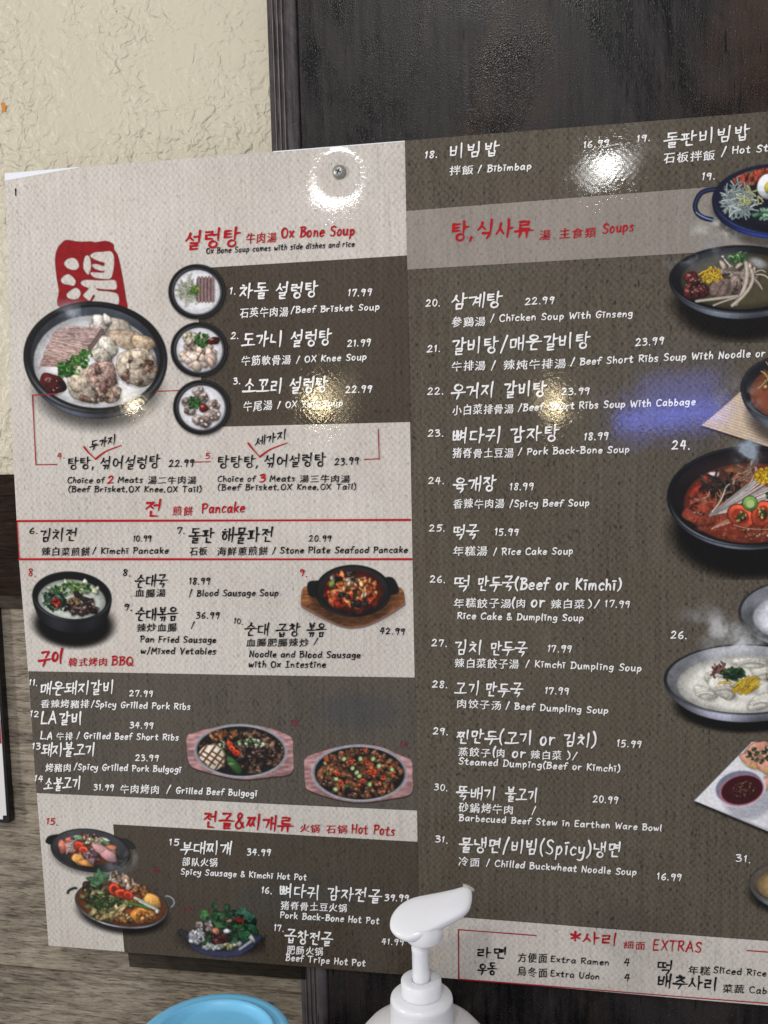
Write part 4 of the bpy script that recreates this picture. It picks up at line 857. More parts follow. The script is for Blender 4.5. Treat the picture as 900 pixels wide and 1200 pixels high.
class Pic:
    def __init__(s, x0, y0, x1, y1, seed, step=0.6):
        s.x0, s.y0, s.step = x0, y0, step
        s.nx = int((x1 - x0) / step) + 1; s.ny = int((y1 - y0) / step) + 1
        s.X, s.Y = np.meshgrid(x0 + np.arange(s.nx) * step, y0 + np.arange(s.ny) * step)
        s.C = np.zeros((s.ny, s.nx, 3)); s.A = np.zeros((s.ny, s.nx)); s.T = np.zeros((s.ny, s.nx), int)
        s.r = np.random.default_rng(seed); s.seed = seed
        s.N = fbm(s.X, s.Y, 5, seed); s.N2 = fbm(s.X, s.Y, 1.8, seed + 5, 2); s.NB = fbm(s.X, s.Y, 16, seed + 9)
        s.full = (slice(0, s.ny), slice(0, s.nx)); s.clip = None
    def win(s, x0, y0, x1, y1):
        i0 = max(0, int((x0 - s.x0) / s.step)); i1 = min(s.nx, int((x1 - s.x0) / s.step) + 2)
        j0 = max(0, int((y0 - s.y0) / s.step)); j1 = min(s.ny, int((y1 - s.y0) / s.step) + 2)
        return (slice(j0, max(j0, j1)), slice(i0, max(i0, i1)))
    def over(s, m, col, w=None, tag=None):
        w = w or s.full; C = s.C[w]; A = s.A[w]
        if C.size == 0: return
        if s.clip is not None: m = m * s.clip[w]
        col = np.asarray(col, float)
        if col.ndim == 1: col = np.broadcast_to(col, C.shape)
        na = m + A * (1 - m); k = np.where(na > 1e-5, m / np.maximum(na, 1e-5), 0)[..., None]
        C[:] = C * (1 - k) + col * k; A[:] = na
        if tag is not None: s.T[w] = np.where(m > 0.5, tag, s.T[w])
    def ell(s, cx, cy, rx, ry, rot=0.0, w=None):
        w = w or s.full; c, n = math.cos(math.radians(rot)), math.sin(math.radians(rot))
        dx = s.X[w] - cx; dy = s.Y[w] - cy; return (dx * c + dy * n) / rx, (-dx * n + dy * c) / ry
    def emask(s, cx, cy, rx, ry, rot=0.0, soft=0.6, w=None):
        u, v = s.ell(cx, cy, rx, ry, rot, w); d = (np.hypot(u, v) - 1) * min(rx, ry); return 1 - sst(-soft, soft, d)
    def poly(s, pts, soft=0.5, w=None):
        w = w or s.full; X, Y = s.X[w], s.Y[w]; ins = np.zeros(X.shape, bool); dm = np.full(X.shape, 1e9)
        p = np.array(pts, float)
        for a, b in zip(p, np.roll(p, -1, 0)):
            c = ((a[1] > Y) != (b[1] > Y)) & (X < (b[0] - a[0]) * (Y - a[1]) / (b[1] - a[1] + 1e-9) + a[0]); ins ^= c
            d = b - a; t = np.clip(((X - a[0]) * d[0] + (Y - a[1]) * d[1]) / (d @ d + 1e-9), 0, 1)
            dm = np.minimum(dm, np.hypot(X - a[0] - t * d[0], Y - a[1] - t * d[1]))
        return np.where(ins, sst(-soft, soft, dm), 1 - sst(-soft, soft, dm)) if True else None
    def spoly(s, pts, n=4):
        q = np.array(pts, float); N = len(q); o = []
        for i in range(N):
            p0, p1, p2, p3 = q[i - 1], q[i], q[(i + 1) % N], q[(i + 2) % N]
            for t in np.arange(n) / n: o.append(0.5 * (2 * p1 + (p2 - p0) * t + (2 * p0 - 5 * p1 + 4 * p2 - p3) * t * t + (3 * p1 - p0 - 3 * p2 + p3) * t ** 3))
        return o
    def blob(s, cx, cy, rx, ry, rot, col, shade=0.45, rough=0.18, nz=0.25, gloss=0.0, tag=2, dark=0.5):
        R_ = max(rx, ry) * 1.4 + 1; w = s.win(cx - R_, cy - R_, cx + R_, cy + R_)
        if s.X[w].size == 0: return
        u, v = s.ell(cx, cy, rx, ry, rot, w); th = np.arctan2(v, u); ph = s.r.uniform(0, 6, 3)
        rr = np.hypot(u, v) * (1 + rough * (np.sin(2 * th + ph[0]) * .5 + np.sin(3 * th + ph[1]) * .35 + np.sin(5 * th + ph[2]) * .25))
        d = (rr - 1) * min(rx, ry); m = 1 - sst(-.5, .5, d)
        h = np.sqrt(np.clip(1 - rr * rr, 0, 1)); gx = -(s.X[w] - cx) / (R_) * .5 - (s.Y[w] - cy) / R_ * .9
        f = 1 - shade * .5 + shade * (gx * 1.1 + h * .5) + nz * (s.N[w] - .5) * 2 + nz * .8 * (s.N2[w] - .5) * 2
        edge = sst(-1.6, 0, d) * dark; f = f * (1 - edge * .55)
        c = np.asarray(col, float) * np.clip(f, .1, 1.7)[..., None]
        # contact shade first
        ms = 1 - sst(-1.0, 2.2, (np.hypot(*s.ell(cx + .6, cy + 1.1, rx, ry, rot, w)) - 1) * min(rx, ry))
        s.over(ms * .22 * (s.A[w] > .5), (25, 18, 14), w)
        s.over(m, np.clip(c, 0, 255), w, tag)
        if gloss:
            g = np.clip(1 - np.hypot((s.X[w] - cx + rx * .3) / (.35 * rx + .4), (s.Y[w] - cy + ry * .4) / (.25 * ry + .3)), 0, 1)
            s.over(np.clip(g * 2, 0, 1) * gloss * m, (250, 248, 240), w)
    def ring(s, cx, cy, rx, ry, rot, col, inner=.5, col2=None, tag=2):
        R_ = max(rx, ry) + 1.5; w = s.win(cx - R_, cy - R_, cx + R_, cy + R_)
        if s.X[w].size == 0: return
        u, v = s.ell(cx, cy, rx, ry, rot, w); r_ = np.hypot(u, v); k = min(rx, ry)
        s.over(1 - sst(-.5, .9, (r_ - 1) * k), np.asarray(col) * .45, w, tag)
        if col2 is not None: s.over(1 - sst(-.5, .5, (r_ - inner) * k), col2, w)
        m = (1 - sst(-.4, .4, (r_ - .93) * k)) * sst(-.4, .4, (r_ - inner) * k)
        f = 1 + .35 * (-v) + .25 * (s.N2[w] - .5)
        s.over(m, np.clip(np.asarray(col, float) * f[..., None], 0, 255), w, tag)
    def strand(s, pts, wd, col, tag=2, shade=.35, jit=.1):
        q = np.array(pts, float)
        if len(q) == 3:
            t = np.linspace(0, 1, 9)[:, None]; q = (1 - t) ** 2 * q[0] + 2 * t * (1 - t) * q[1] + t * t * q[2]
        elif len(q) > 3: q = np.array(s.spoly(list(q), 3)[:-6])
        w = s.win(q[:, 0].min() - wd - 1, q[:, 1].min() - wd - 1, q[:, 0].max() + wd + 1, q[:, 1].max() + wd + 1)
        X, Y = s.X[w], s.Y[w]
        if X.size == 0: return
        dm = np.full(X.shape, 1e9)
        for a, b in zip(q[:-1], q[1:]):
            d = b - a; t = np.clip(((X - a[0]) * d[0] + (Y - a[1]) * d[1]) / (d @ d + 1e-9), 0, 1)
            dm = np.minimum(dm, np.hypot(X - a[0] - t * d[0], Y - a[1] - t * d[1]))
        h = wd / 2; f = 1 + s.r.uniform(-jit, jit) - shade * (dm / (h + .01)) ** 2
        s.over((1 - sst(-.4, .7, dm - h - .35)) * .28, np.asarray(col) * .3, w)
        s.over(1 - sst(-.4, .4, dm - h), np.clip(np.asarray(col, float) * np.clip(f, .3, 1.3)[..., None], 0, 255), w, tag)
    def inside(s, cx, cy, rx, ry, rot=0.0):
        while True:
            a, b = s.r.uniform(-1, 1, 2)
            if a * a + b * b < 1: break
        c, n = math.cos(math.radians(rot)), math.sin(math.radians(rot)); return cx + a * rx * c - b * ry * n, cy + a * rx * n + b * ry * c
    def scatter(s, n, reg, size, cols, elong=1.6, gloss=.3, **kw):
        pts = sorted([s.inside(*reg) for _ in range(n)], key=lambda p: p[1])
        for x, y in pts:
            a = s.r.uniform(*size); c = np.array(cols[s.r.integers(len(cols))], float) * s.r.uniform(.82, 1.15)
            s.blob(x, y, a * s.r.uniform(1, elong), a * s.r.uniform(.6, 1), s.r.uniform(0, 180), np.clip(c, 0, 255), gloss=gloss if s.r.random() < .5 else 0, **kw)
    def greens(s, n, reg, size=(1.6, 2.6), cols=((74, 132, 58), (104, 160, 76), (44, 94, 42)), rings=.55):
        for _ in range(n):
            x, y = s.inside(*reg); a = s.r.uniform(*size); c = np.array(cols[s.r.integers(len(cols))]) * s.r.uniform(.85, 1.15)
            if s.r.random() < rings: s.ring(x, y, a, a * s.r.uniform(.6, .95), s.r.uniform(0, 180), c, .45, c * .45)
            else: s.strand([(x, y), (x + s.r.uniform(-3, 3), y + s.r.uniform(-3, 3)), (x + s.r.uniform(-5, 5), y + s.r.uniform(-4, 4))], a * .7, c)
    def tangle(s, n, reg, ln, wd, cols, curl=1.0):
        for _ in range(n):
            x, y = s.inside(*reg); a = s.r.uniform(0, 6.28); b = a + s.r.uniform(-1.4, 1.4) * curl; l = s.r.uniform(*ln)
            s.strand([(x, y), (x + l * .5 * math.cos(a), y + l * .5 * math.sin(a)), (x + l * .5 * math.cos(a) + l * .5 * math.cos(b), y + l * .5 * math.sin(a) + l * .5 * math.sin(b))], s.r.uniform(*wd), cols[s.r.integers(len(cols))])
    def leaf(s, x, y, l, wd, ang, col, vein=None):
        c, n = math.cos(math.radians(ang)), math.sin(math.radians(ang)); P_ = []
        for t in np.linspace(0, 1, 8): k = math.sin(math.pi * t) ** .8 * wd * (1 + .18 * math.sin(t * 19)); P_.append((x + c * l * t - n * k, y + n * l * t + c * k))
        for t in np.linspace(1, 0, 8)[1:-1]: k = -math.sin(math.pi * t) ** .8 * wd * (1 + .18 * math.sin(t * 23)); P_.append((x + c * l * t - n * k, y + n * l * t + c * k))
        xs = [p[0] for p in P_]; ys = [p[1] for p in P_]; w = s.win(min(xs) - 1, min(ys) - 1, max(xs) + 1, max(ys) + 1)
        if s.X[w].size == 0: return
        s.over(s.poly(P_, .5, w), np.clip(np.asarray(col, float) * (1 + (s.N[w] - .5) * 1.1 + (s.N2[w] - .5) * .6)[..., None], 0, 255), w, 2)
        s.strand([(x, y), (x + c * l * .5, y + n * l * .5 + .3), (x + c * l * .92, y + n * l * .92)], .5, vein or np.clip(np.asarray(col) * 1.5, 0, 255))
    def shadow(s, cx, cy, rx, ry, rot=0.0, blur=7, k=.75, col=(12, 10, 9)):
        u, v = s.ell(cx, cy, rx, ry, rot); d = (np.hypot(u, v) - 1) * min(rx, ry); s.over((1 - sst(-blur, blur, d)) * k, col)
    def steam(s, cx, cy, rx, ry, rot=0.0, k=.4, seed=1, col=(205, 205, 208)):
        u, v = s.ell(cx, cy, rx, ry, rot); m = np.exp(-(u * u + v * v) * 1.6) * sst(.30, .72, fbm(s.X, s.Y, 15, seed)) * k * 1.6
        s.over(np.clip(m, 0, .85), col)
    def bowl(s, cx, cy, rx, ry, rot, depth, taper, wall, rim, inner, rimw, soup, sdown=.12, ss=.85, hi=(150, 156, 166), soup_n=.06, foot=None):
        """bowl seen from above at a slant: outer wall, rim, inner wall and the surface of the soup"""
        wl = np.asarray(wall, float); w = s.full
        for t in np.linspace(1, 0, 26):
            k = 1 - taper * t ** 1.7; m = s.emask(cx, cy + depth * t, rx * k, ry * k * (1 - .1 * t), rot, .6)
            u, v = s.ell(cx, cy, rx, ry, rot)
            f = .42 + .75 * np.exp(-((u + .30) / .42) ** 2) + .45 * np.exp(-((u - .55) / .28) ** 2) - .25 * t + .08 * (s.NB - .5)
            f = f * (.75 if t < .12 else 1)
            s.over(m, np.clip(wl * f[..., None], 0, 255), None, 1)
        s.over(s.emask(cx, cy, rx, ry, rot), rim, None, 1)
        u, v = s.ell(cx, cy, rx, ry, rot); r_ = np.hypot(u, v)
        band = np.exp(-((r_ - (1 - rimw * .35)) / (rimw * .22)) ** 2) * (.25 + .75 * sst(.1, 1, v + .25 * u * u)) * (.6 + .4 * np.sin(np.arctan2(v, u) * 3 + 1))
        s.over(np.clip(band, 0, 1) * .75, hi)
        k = 1 - rimw
        s.over(s.emask(cx, cy, rx * k, ry * k, rot), np.clip(np.asarray(inner, float) * (1 + .5 * (s.NB - .5) + .35 * (-v))[..., None], 0, 255), None, 1)
        clip = s.emask(cx, cy, rx * k, ry * k, rot); cy2 = cy + ry * sdown
        m = s.emask(cx, cy2, rx * ss, ry * ss, rot, .9) * clip
        u2, v2 = s.ell(cx, cy2, rx * ss, ry * ss, rot); sh = 1 - .28 * sst(.72, 1.02, np.hypot(u2, v2)) + soup_n * 2 * (s.N - .5) + soup_n * (s.NB - .5) * 2
        s.over(m, np.clip(np.asarray(soup, float) * sh[..., None], 0, 255), None, 2)
        s.clip = clip
    def emit(s, off, label):
        """turn the painting into meshes on the menu: the dish itself and, as its own child, the food in it"""
        s.clip = None
        # a print is a little softer than the shapes it is painted from
        pm = np.concatenate([s.C * s.A[..., None], s.A[..., None]], -1)
        for ax_ in (0, 1):
            q = np.pad(pm, [(1, 1) if k == ax_ else (0, 0) for k in range(3)], mode='edge'); n_ = pm.shape[ax_]
            pm = .22 * np.take(q, range(0, n_), ax_) + .56 * np.take(q, range(1, n_ + 1), ax_) + .22 * np.take(q, range(2, n_ + 2), ax_)
        s.A = pm[..., 3]; s.C = pm[..., :3] / np.maximum(s.A, 1e-4)[..., None]
        gr_ = 1 + .05 * (vnoise(s.X, s.Y, .9, s.seed + 90) - .5) + .10 * (vnoise(s.X, s.Y, 2.3, s.seed + 91) - .5); s.C = s.C * gr_[..., None]; s.C = 262 * (np.clip(s.C, 0, 255) / 255) ** 1.14
        P3 = on_sheet(s.X, s.Y, off); lc = lin(np.clip(s.C, 0, 255)); a = s.A
        ca = (a[:-1, :-1] + a[1:, :-1] + a[1:, 1:] + a[:-1, 1:]) / 4 > 0.012; tg = s.T[:-1, :-1] == 2
        idx = np.arange(s.nx * s.ny).reshape(s.ny, s.nx); root = None
        for nm, mk in (('dish_photo', ca & ~tg), ('food', ca & tg)):
            if mk.sum() < 4: continue
            q = np.stack([idx[:-1, :-1][mk], idx[1:, :-1][mk], idx[1:, 1:][mk], idx[:-1, 1:][mk]], -1)
            us, inv = np.unique(q, return_inverse=True); V = P3.reshape(-1, 3)[us]
            me_o = mesh_np(nm, V, inv.reshape(q.shape), 'dish_print', menu if root is None else root, label if root is None else None)
            at_ = me_o.data.color_attributes.new('print', 'FLOAT_COLOR', 'POINT')
            cc = np.concatenate([lc.reshape(-1, 3)[us], a.reshape(-1, 1)[us]], 1).astype(np.float32); at_.data.foreach_set('color', cc.ravel())
            root = root or me_o
        return root
g1 = f2_
BLK, RIMB, INB = (78, 84, 96), (24, 24, 27), (30, 31, 34)
def over_noise(p, reg, col, k=.5):
    p.over(p.emask(*reg, soft=3) * k * sst(.4, .7, p.N), col, None, 2)

# red seal with the character for soup
p = Pic(60, 278, 152, 362, 3)
S_ = lambda l: [(60 + x / 10, 270 + y / 10) for x, y in l]
red = p.poly(p.spoly(S_([(45, 340), (70, 220), (120, 150), (180, 112), (320, 132), (470, 130), (520, 140), (640, 124), (728, 160), (740, 225), (785, 300), (830, 500), (880, 800), (885, 920), (700, 930), (120, 915), (90, 700), (60, 520)])), .5)
p.over(red, np.clip(np.array((142, 24, 32.)) * (1 + .16 * (p.N - .5))[..., None], 0, 255))
for q_ in ([(148, 385), (190, 335), (255, 320), (305, 350), (328, 410), (310, 450), (260, 466), (185, 440)], [(110, 580), (150, 530), (205, 512), (260, 550), (290, 600), (265, 650), (210, 640), (140, 625)],
           [(178, 750), (230, 700), (290, 672), (335, 700), (348, 745), (320, 795), (270, 810), (200, 795)], [(372, 420), (390, 320), (420, 290), (455, 320), (470, 420), (450, 500), (430, 518), (395, 480)],
           [(455, 292), (510, 256), (600, 250), (690, 242), (735, 290), (740, 400), (725, 500), (700, 562), (640, 572), (520, 558), (466, 520), (470, 490), (560, 492), (615, 494), (625, 470), (600, 478), (520, 455), (482, 420), (490, 392), (560, 398), (610, 418), (625, 400), (620, 380), (540, 355), (480, 325)],
           [(345, 620), (370, 585), (450, 578), (600, 586), (740, 580), (772, 630), (765, 690), (700, 695), (600, 690), (530, 680), (560, 705), (650, 712), (750, 730), (790, 760), (795, 860), (700, 880), (470, 870), (480, 830), (505, 790), (512, 768), (495, 755), (470, 800), (448, 826), (415, 805), (372, 765), (400, 725), (440, 680), (380, 655)]):
    m = p.poly(p.spoly(S_(q_), 3), .5)
    p.C[:] = p.C; p.A *= (1 - m)
p.emit(g1 - 0.00006, 'red seal with a pale soup character')

# big ox bone soup bowl
p = Pic(22, 348, 202, 512, 11)
p.shadow(114, 456, 72, 46, 0, 10, .62)
p.bowl(112, 419, 84.3, 65.5, 4, 27, .26, (88, 93, 106), (20, 20, 22), (46, 50, 56), .10, (222, 222, 224), .11, .86)
p.over(p.emask(150, 360, 50, 14, 8, 9) * .35, (120, 126, 138))
p.blob(132, 384, 26, 11, 14, (196, 186, 172), nz=.18); p.blob(150, 398, 24, 11, 18, (178, 160, 140), nz=.25); p.blob(168, 402, 15, 9, 25, (188, 168, 144)); p.blob(118, 380, 12, 9, 60, (206, 200, 192)); p.blob(126, 375, 7, 5, 60, (214, 208, 198))
for q_, c in (([(64, 388), (84, 382), (110, 384), (124, 384), (116, 398), (100, 410), (78, 404), (62, 398)], (170, 148, 144)), ([(52, 412), (64, 394), (84, 400), (102, 408), (98, 420), (80, 424), (54, 420)], (178, 154, 148)), ([(46, 432), (54, 415), (76, 421), (96, 424), (84, 432), (66, 430), (50, 430)], (164, 136, 130))):
    st = 1 + .5 * (vnoise(p.X + p.Y * 3, p.Y * 5 - p.X, 6, 77) - .5) + .25 * (p.N2 - .5)
    m = p.poly(p.spoly(q_), .6); p.over(m, np.clip(np.array(c, float) * st[..., None], 0, 255), None, 2)
for a in ((60, 398, 80, 401, 104, 410), (52, 414, 70, 417, 92, 424), (98, 402, 108, 404, 118, 392)): p.strand([(a[0], a[1]), (a[2], a[3] + 2), (a[4], a[5])], 1.6, (214, 192, 176))
p.strand([(120, 388), (114, 398), (106, 408)], 5, (118, 98, 92)); p.blob(126, 408, 13, 12, 40, (202, 196, 184), nz=.3); p.blob(120, 418, 14, 9, 30, (176, 170, 158), nz=.35)
p.blob(161, 430, 24, 23, 0, (196, 182, 166), nz=.25, rough=.1); p.blob(158, 421, 15, 12, 0, (216, 204, 186), nz=.2)
p.scatter(16, (162, 434, 20, 16), (2, 4.5), [(118, 92, 76), (146, 122, 104), (98, 74, 62), (190, 176, 160)], nz=.4)
p.blob(99, 450, 20, 22, -10, (208, 196, 180), nz=.22, rough=.12); p.blob(93, 446, 12, 14, 0, (220, 208, 188), nz=.18); p.blob(120, 442, 20, 17, 40, (172, 146, 136), nz=.35); p.blob(130, 462, 13, 10, 10, (170, 150, 134), nz=.4)
p.scatter(22, (118, 448, 18, 18), (1.6, 4.5), [(120, 90, 84), (186, 164, 152), (92, 66, 60), (206, 190, 176), (160, 118, 112)], nz=.4); p.scatter(10, (108, 466, 16, 5), (2, 4), [(110, 86, 76), (196, 180, 164)])
for reg, c1, c2 in (((161, 430, 22, 21, 0), (226, 214, 196), (104, 80, 66)), ((99, 450, 19, 20, 0), (228, 216, 200), (120, 92, 78)), ((122, 446, 17, 17, 0), (206, 186, 174), (84, 58, 52)), ((150, 398, 22, 11, 14), (220, 208, 190), (140, 116, 96))):
    mk = p.emask(*reg, soft=3); a_ = fbm(p.X, p.Y, 6, 41); b_ = fbm(p.X, p.Y, 4.5, 43)
    p.over(mk * .45 * sst(.50, .68, a_), c1, None, 2); p.over(mk * .40 * sst(.54, .70, b_), c2, None, 2)
p.greens(70, (88, 428, 20, 9, -32), (1.8, 3.2)); p.greens(26, (76, 434, 9, 10), (1.8, 3.0)); p.greens(20, (100, 416, 8, 6), (1.8, 3.0))
p.blob(61.5, 450, 15, 12.5, 30, (78, 22, 22), shade=.7, nz=.5, gloss=.5); p.scatter(9, (62, 450, 10, 8), (1, 2.4), [(70, 16, 18), (136, 58, 52), (52, 12, 14)], gloss=.8)
p.blob(112, 397, 3, 2, 0, (240, 240, 240), nz=0) if False else None
p.clip = None; p.steam(86, 366, 22, 12, 0, .45, 5, (190, 196, 206))
p.emit(g1, 'large black bowl of milky ox bone soup with meat and scallions')

def small_bowl(cx, cy, seed, fill, label):
    p = Pic(cx - 36, cy - 36, cx + 37, cy + 37, seed); p.shadow(cx + 1, cy + 1.5, 33.5, 32.5, 0, 2.5, .55)
    p.over(p.emask(cx, cy, 33.2, 32.0), (22, 22, 24), None, 1); u, v = p.ell(cx, cy, 33.2, 32.0); r_ = np.hypot(u, v)
    p.over(np.exp(-((r_ - .86) / .022) ** 2) * (.35 + .5 * np.cos(np.arctan2(v, u) - .6) ** 2), (122, 126, 134)); p.over(np.exp(-((r_ - .965) / .015) ** 2) * .5 * (u > 0), (120, 124, 130))
    p.over(p.emask(cx + .5, cy + .5, 27, 26, soft=1.2), np.clip(np.array((224, 224, 228.)) * (1 - .12 * sst(.6, .82, r_) + .03 * (p.N - .5))[..., None], 0, 255), None, 2)
    p.clip = p.emask(cx + .5, cy + .5, 27.5, 26.5); fill(p, cx, cy); p.emit(g1 + 0.00002, label)
def f1(p, x, y):
    p.over(p.emask(x - 10, y + 1, 13, 13, 0, 2) * .6, (170, 172, 150), None, 2); p.tangle(60, (x - 11, y, 10, 11), (6, 12), (.9, 1.4), [(206, 208, 192), (222, 222, 210), (180, 182, 160)])
    for k in range(5):
        xx = x + 3.5 + k * 4.0; q_ = [(xx - 3, y - 16), (xx + .6, y - 16.5), (xx + 1.6, y), (xx + .8, y + 12), (xx - 2.8, y + 12), (xx - 3.5, y)]
        p.over(p.poly(p.spoly(q_, 3), .5), np.clip(np.array((146, 122, 122.)) * (1 + .35 * (p.N2 - .5))[..., None], 0, 255), None, 2); p.strand([(xx + 1, y - 15), (xx + 2, y), (xx + 1.2, y + 11)], .9, (206, 190, 182)); p.strand([(xx - 3, y - 15), (xx - 3.6, y), (xx - 3, y + 11)], .6, (96, 74, 74))
    p.greens(26, (x - 2, y - 1, 6, 7), (1.2, 2.0), ((120, 168, 70), (168, 196, 96), (84, 132, 56)))
def f2(p, x, y):
    p.scatter(34, (x - 1, y + 4, 20, 16), (3, 6), [(214, 192, 180), (222, 202, 188), (204, 178, 164), (226, 214, 202)], nz=.16, dark=.4); p.scatter(10, (x - 10, y - 14, 8, 5), (2, 4), [(216, 206, 184)], nz=.2); p.strand([(x - 2, y + 12), (x + 1, y + 6), (x + 5, y + 1)], .8, (92, 62, 54))
    p.greens(36, (x + 3, y - 11, 8, 8), (1.4, 2.3), ((62, 116, 58), (88, 144, 74), (38, 84, 42))); p.clip = None; p.blob(x + 17, y - 10, 7.4, 4.6, -4, (78, 26, 20), shade=.7, nz=.4, gloss=.5)
def f3(p, x, y):
    for cx, cy in ((x - 16, y - 6), (x - 3, y - 17), (x + 14, y - 2), (x + 15, y + 8), (x - 4, y + 15), (x + 5, y + 17), (x - 13, y + 3), (x + 2, y - 10), (x + 8, y + 12)):
        p.blob(cx, cy, 7, 6, p.r.uniform(0, 180), (186, 172, 166), nz=.25); p.scatter(7, (cx, cy, 6, 5), (1.2, 3), [(210, 200, 192), (126, 104, 98), (150, 130, 124), (222, 214, 208)], nz=.3)
    p.greens(34, (x - 8, y - 5, 7, 7), (1.4, 2.3), ((62, 116, 58), (88, 144, 74), (38, 84, 42))); p.blob(x + 2.5, y + 1, 5.6, 4.8, -20, (104, 34, 26), shade=.7, nz=.4, gloss=.5)
small_bowl(231.0, 341.8, 21, f1, 'small black bowl of white soup with noodles and sliced beef')
small_bowl(233.6, 409.6, 22, f2, 'small black bowl of white soup with knee cartilage and jujube')
small_bowl(236.4, 477.2, 23, f3, 'small black bowl of white soup with ox tail pieces')

# blood sausage soup
p = Pic(30, 660, 142, 764, 31)
p.shadow(86, 730, 46, 27, 3, 6, .95); p.shadow(87, 736, 42, 22, 3, 5, .8)
p.bowl(84.2, 699, 46.2, 29.0, 5, 20, .14, (44, 46, 52), (14, 14, 17), (15, 15, 16), .09, (192, 198, 190), .17, .86, hi=(150, 156, 168))
p.scatter(22, (88, 690, 32, 7), (2, 4), [(206, 212, 178), (170, 190, 130), (214, 218, 200)], nz=.2)
p.greens(50, (86, 690, 26, 6), (1.2, 2.4), ((96, 146, 66), (150, 184, 104), (54, 104, 50)))
p.greens(110, (64, 703, 13, 12), (1.4, 2.8), ((40, 72, 50), (66, 104, 74), (24, 46, 34), (98, 132, 104)), .3)
p.scatter(46, (96, 711, 17, 9), (1.8, 3.8), [(62, 44, 42), (96, 74, 70), (40, 28, 28), (140, 116, 108)], nz=.5, gloss=.5); p.blob(91, 697, 6, 3.4, 40, (52, 38, 38)); p.blob(99, 702, 6, 3, 10, (60, 42, 42))
p.scatter(26, (86, 705, 8, 4), (.9, 1.8), [(196, 160, 120), (170, 130, 92)]); p.scatter(24, (66, 706, 5, 4.5), (1, 2.2), [(190, 42, 30), (150, 28, 24), (214, 76, 50)])
p.emit(g1, 'black bowl of blood sausage soup with dark greens and chilli')

# stir-fried sausage in an iron pan on a board
p = Pic(348, 656, 480, 740, 41); S_ = lambda l: [(345 + x / 6.43, 650 + y / 6.43) for x, y in l]
p.shadow(414, 706, 58, 26, 0, 5, .25)
bd = p.spoly(S_([(52, 345), (62, 262), (110, 235), (300, 230), (620, 230), (800, 250), (830, 345), (820, 372), (690, 455), (560, 520), (460, 540), (380, 536), (280, 500), (110, 410), (60, 378)]))
gr = 1 + .5 * (vnoise(p.X, p.Y * 5, 9, 5) - .5) + .3 * (p.N2 - .5)
p.over(p.poly([(x, y + 2.6) for x, y in bd], .6), (132, 108, 100), None, 1); p.over(p.poly(bd, .6), np.clip(np.array((148, 98, 62.)) * gr[..., None], 0, 255), None, 1)
dk = p.poly(bd, .6); p.over(dk * p.emask(414, 700, 50, 34, 0, 5) * .55, (34, 22, 16))
p.over(p.poly(p.spoly(S_([(100, 215), (150, 195), (240, 210), (220, 300), (150, 320), (108, 300)])), .6), (28, 28, 30), None, 1); p.over(p.poly(p.spoly(S_([(680, 178), (745, 176), (785, 250), (780, 290), (720, 305), (660, 280)])), .6), (28, 28, 30), None, 1)
p.bowl(414, 692, 43.8, 30, 1, 4.5, .04, (42, 42, 44), (20, 20, 22), (36, 35, 36), .06, (92, 30, 20), .02, .80, hi=(96, 96, 98))
over_noise(p, (414, 697, 32, 22), (150, 48, 30), .8)
p.scatter(90, (411, 692, 31, 19), (1.8, 4.4), [(206, 92, 50), (184, 66, 38), (222, 128, 74), (160, 52, 34), (226, 150, 100), (198, 80, 44)], 2.2, nz=.35, gloss=.6)
p.scatter(12, (404, 676, 18, 6), (1.8, 3.2), [(40, 34, 34), (66, 54, 52), (196, 188, 180)]); p.scatter(7, (410, 700, 26, 12), (3, 5.2), [(44, 38, 38), (60, 46, 44)], 1.2, nz=.6); p.blob(389, 684, 5.4, 3, -50, (140, 156, 80)); p.blob(405, 685, 4.5, 3, 0, (150, 158, 96))
p.scatter(30, (420, 690, 22, 14), (1, 2.6), [(236, 178, 120), (232, 200, 120), (214, 104, 60), (240, 214, 180)], 2.2, gloss=.6); p.greens(10, (411, 691, 28, 16), (.8, 1.4))
p.emit(g1, 'black iron pan of spicy red stir-fried sausage on a wooden board')

def hot_plate(cx, cy, rx, ry, outline, seed, fill, label, off=0.0):
    p = Pic(cx - rx - 14, cy - ry - 5, cx + rx + 14, cy + ry + 5, seed)
    g = 1 + .22 * (vnoise(p.X, p.Y * 3, 8, seed) - .5) * 2; o = p.spoly(outline, 4)
    p.over(p.poly([(x, y + 1.4) for x, y in o], .8) * .9, (74, 52, 50), None, 1); p.over(p.poly(o, .6), np.clip(np.array((172, 136, 136.)) * (g - .10 * (p.Y - cy) / ry)[..., None], 0, 255), None, 1)
    p.over(p.emask(cx, cy, rx, ry, 1.5), (182, 182, 188), None, 1); u, v = p.ell(cx, cy, rx, ry, 1.5); p.over(np.exp(-((np.hypot(u, v) - .975) / .012) ** 2) * .8, (120, 122, 130))
    p.over(p.emask(cx, cy, rx * .945, ry * .915, 1.5, 1.0), np.clip(np.array((32, 32, 34.)) * (1 + .6 * (p.N - .5))[..., None], 0, 255), None, 1); p.clip = p.emask(cx, cy, rx * .93, ry * .9, 1.5); fill(p); p.emit(g1 + off, label)
S1 = lambda l: [(210 + x / 6.43, 840 + y / 6.43) for x, y in l]; S2 = lambda l: [(350 + x / 6.43, 865 + y / 6.43) for x, y in l]
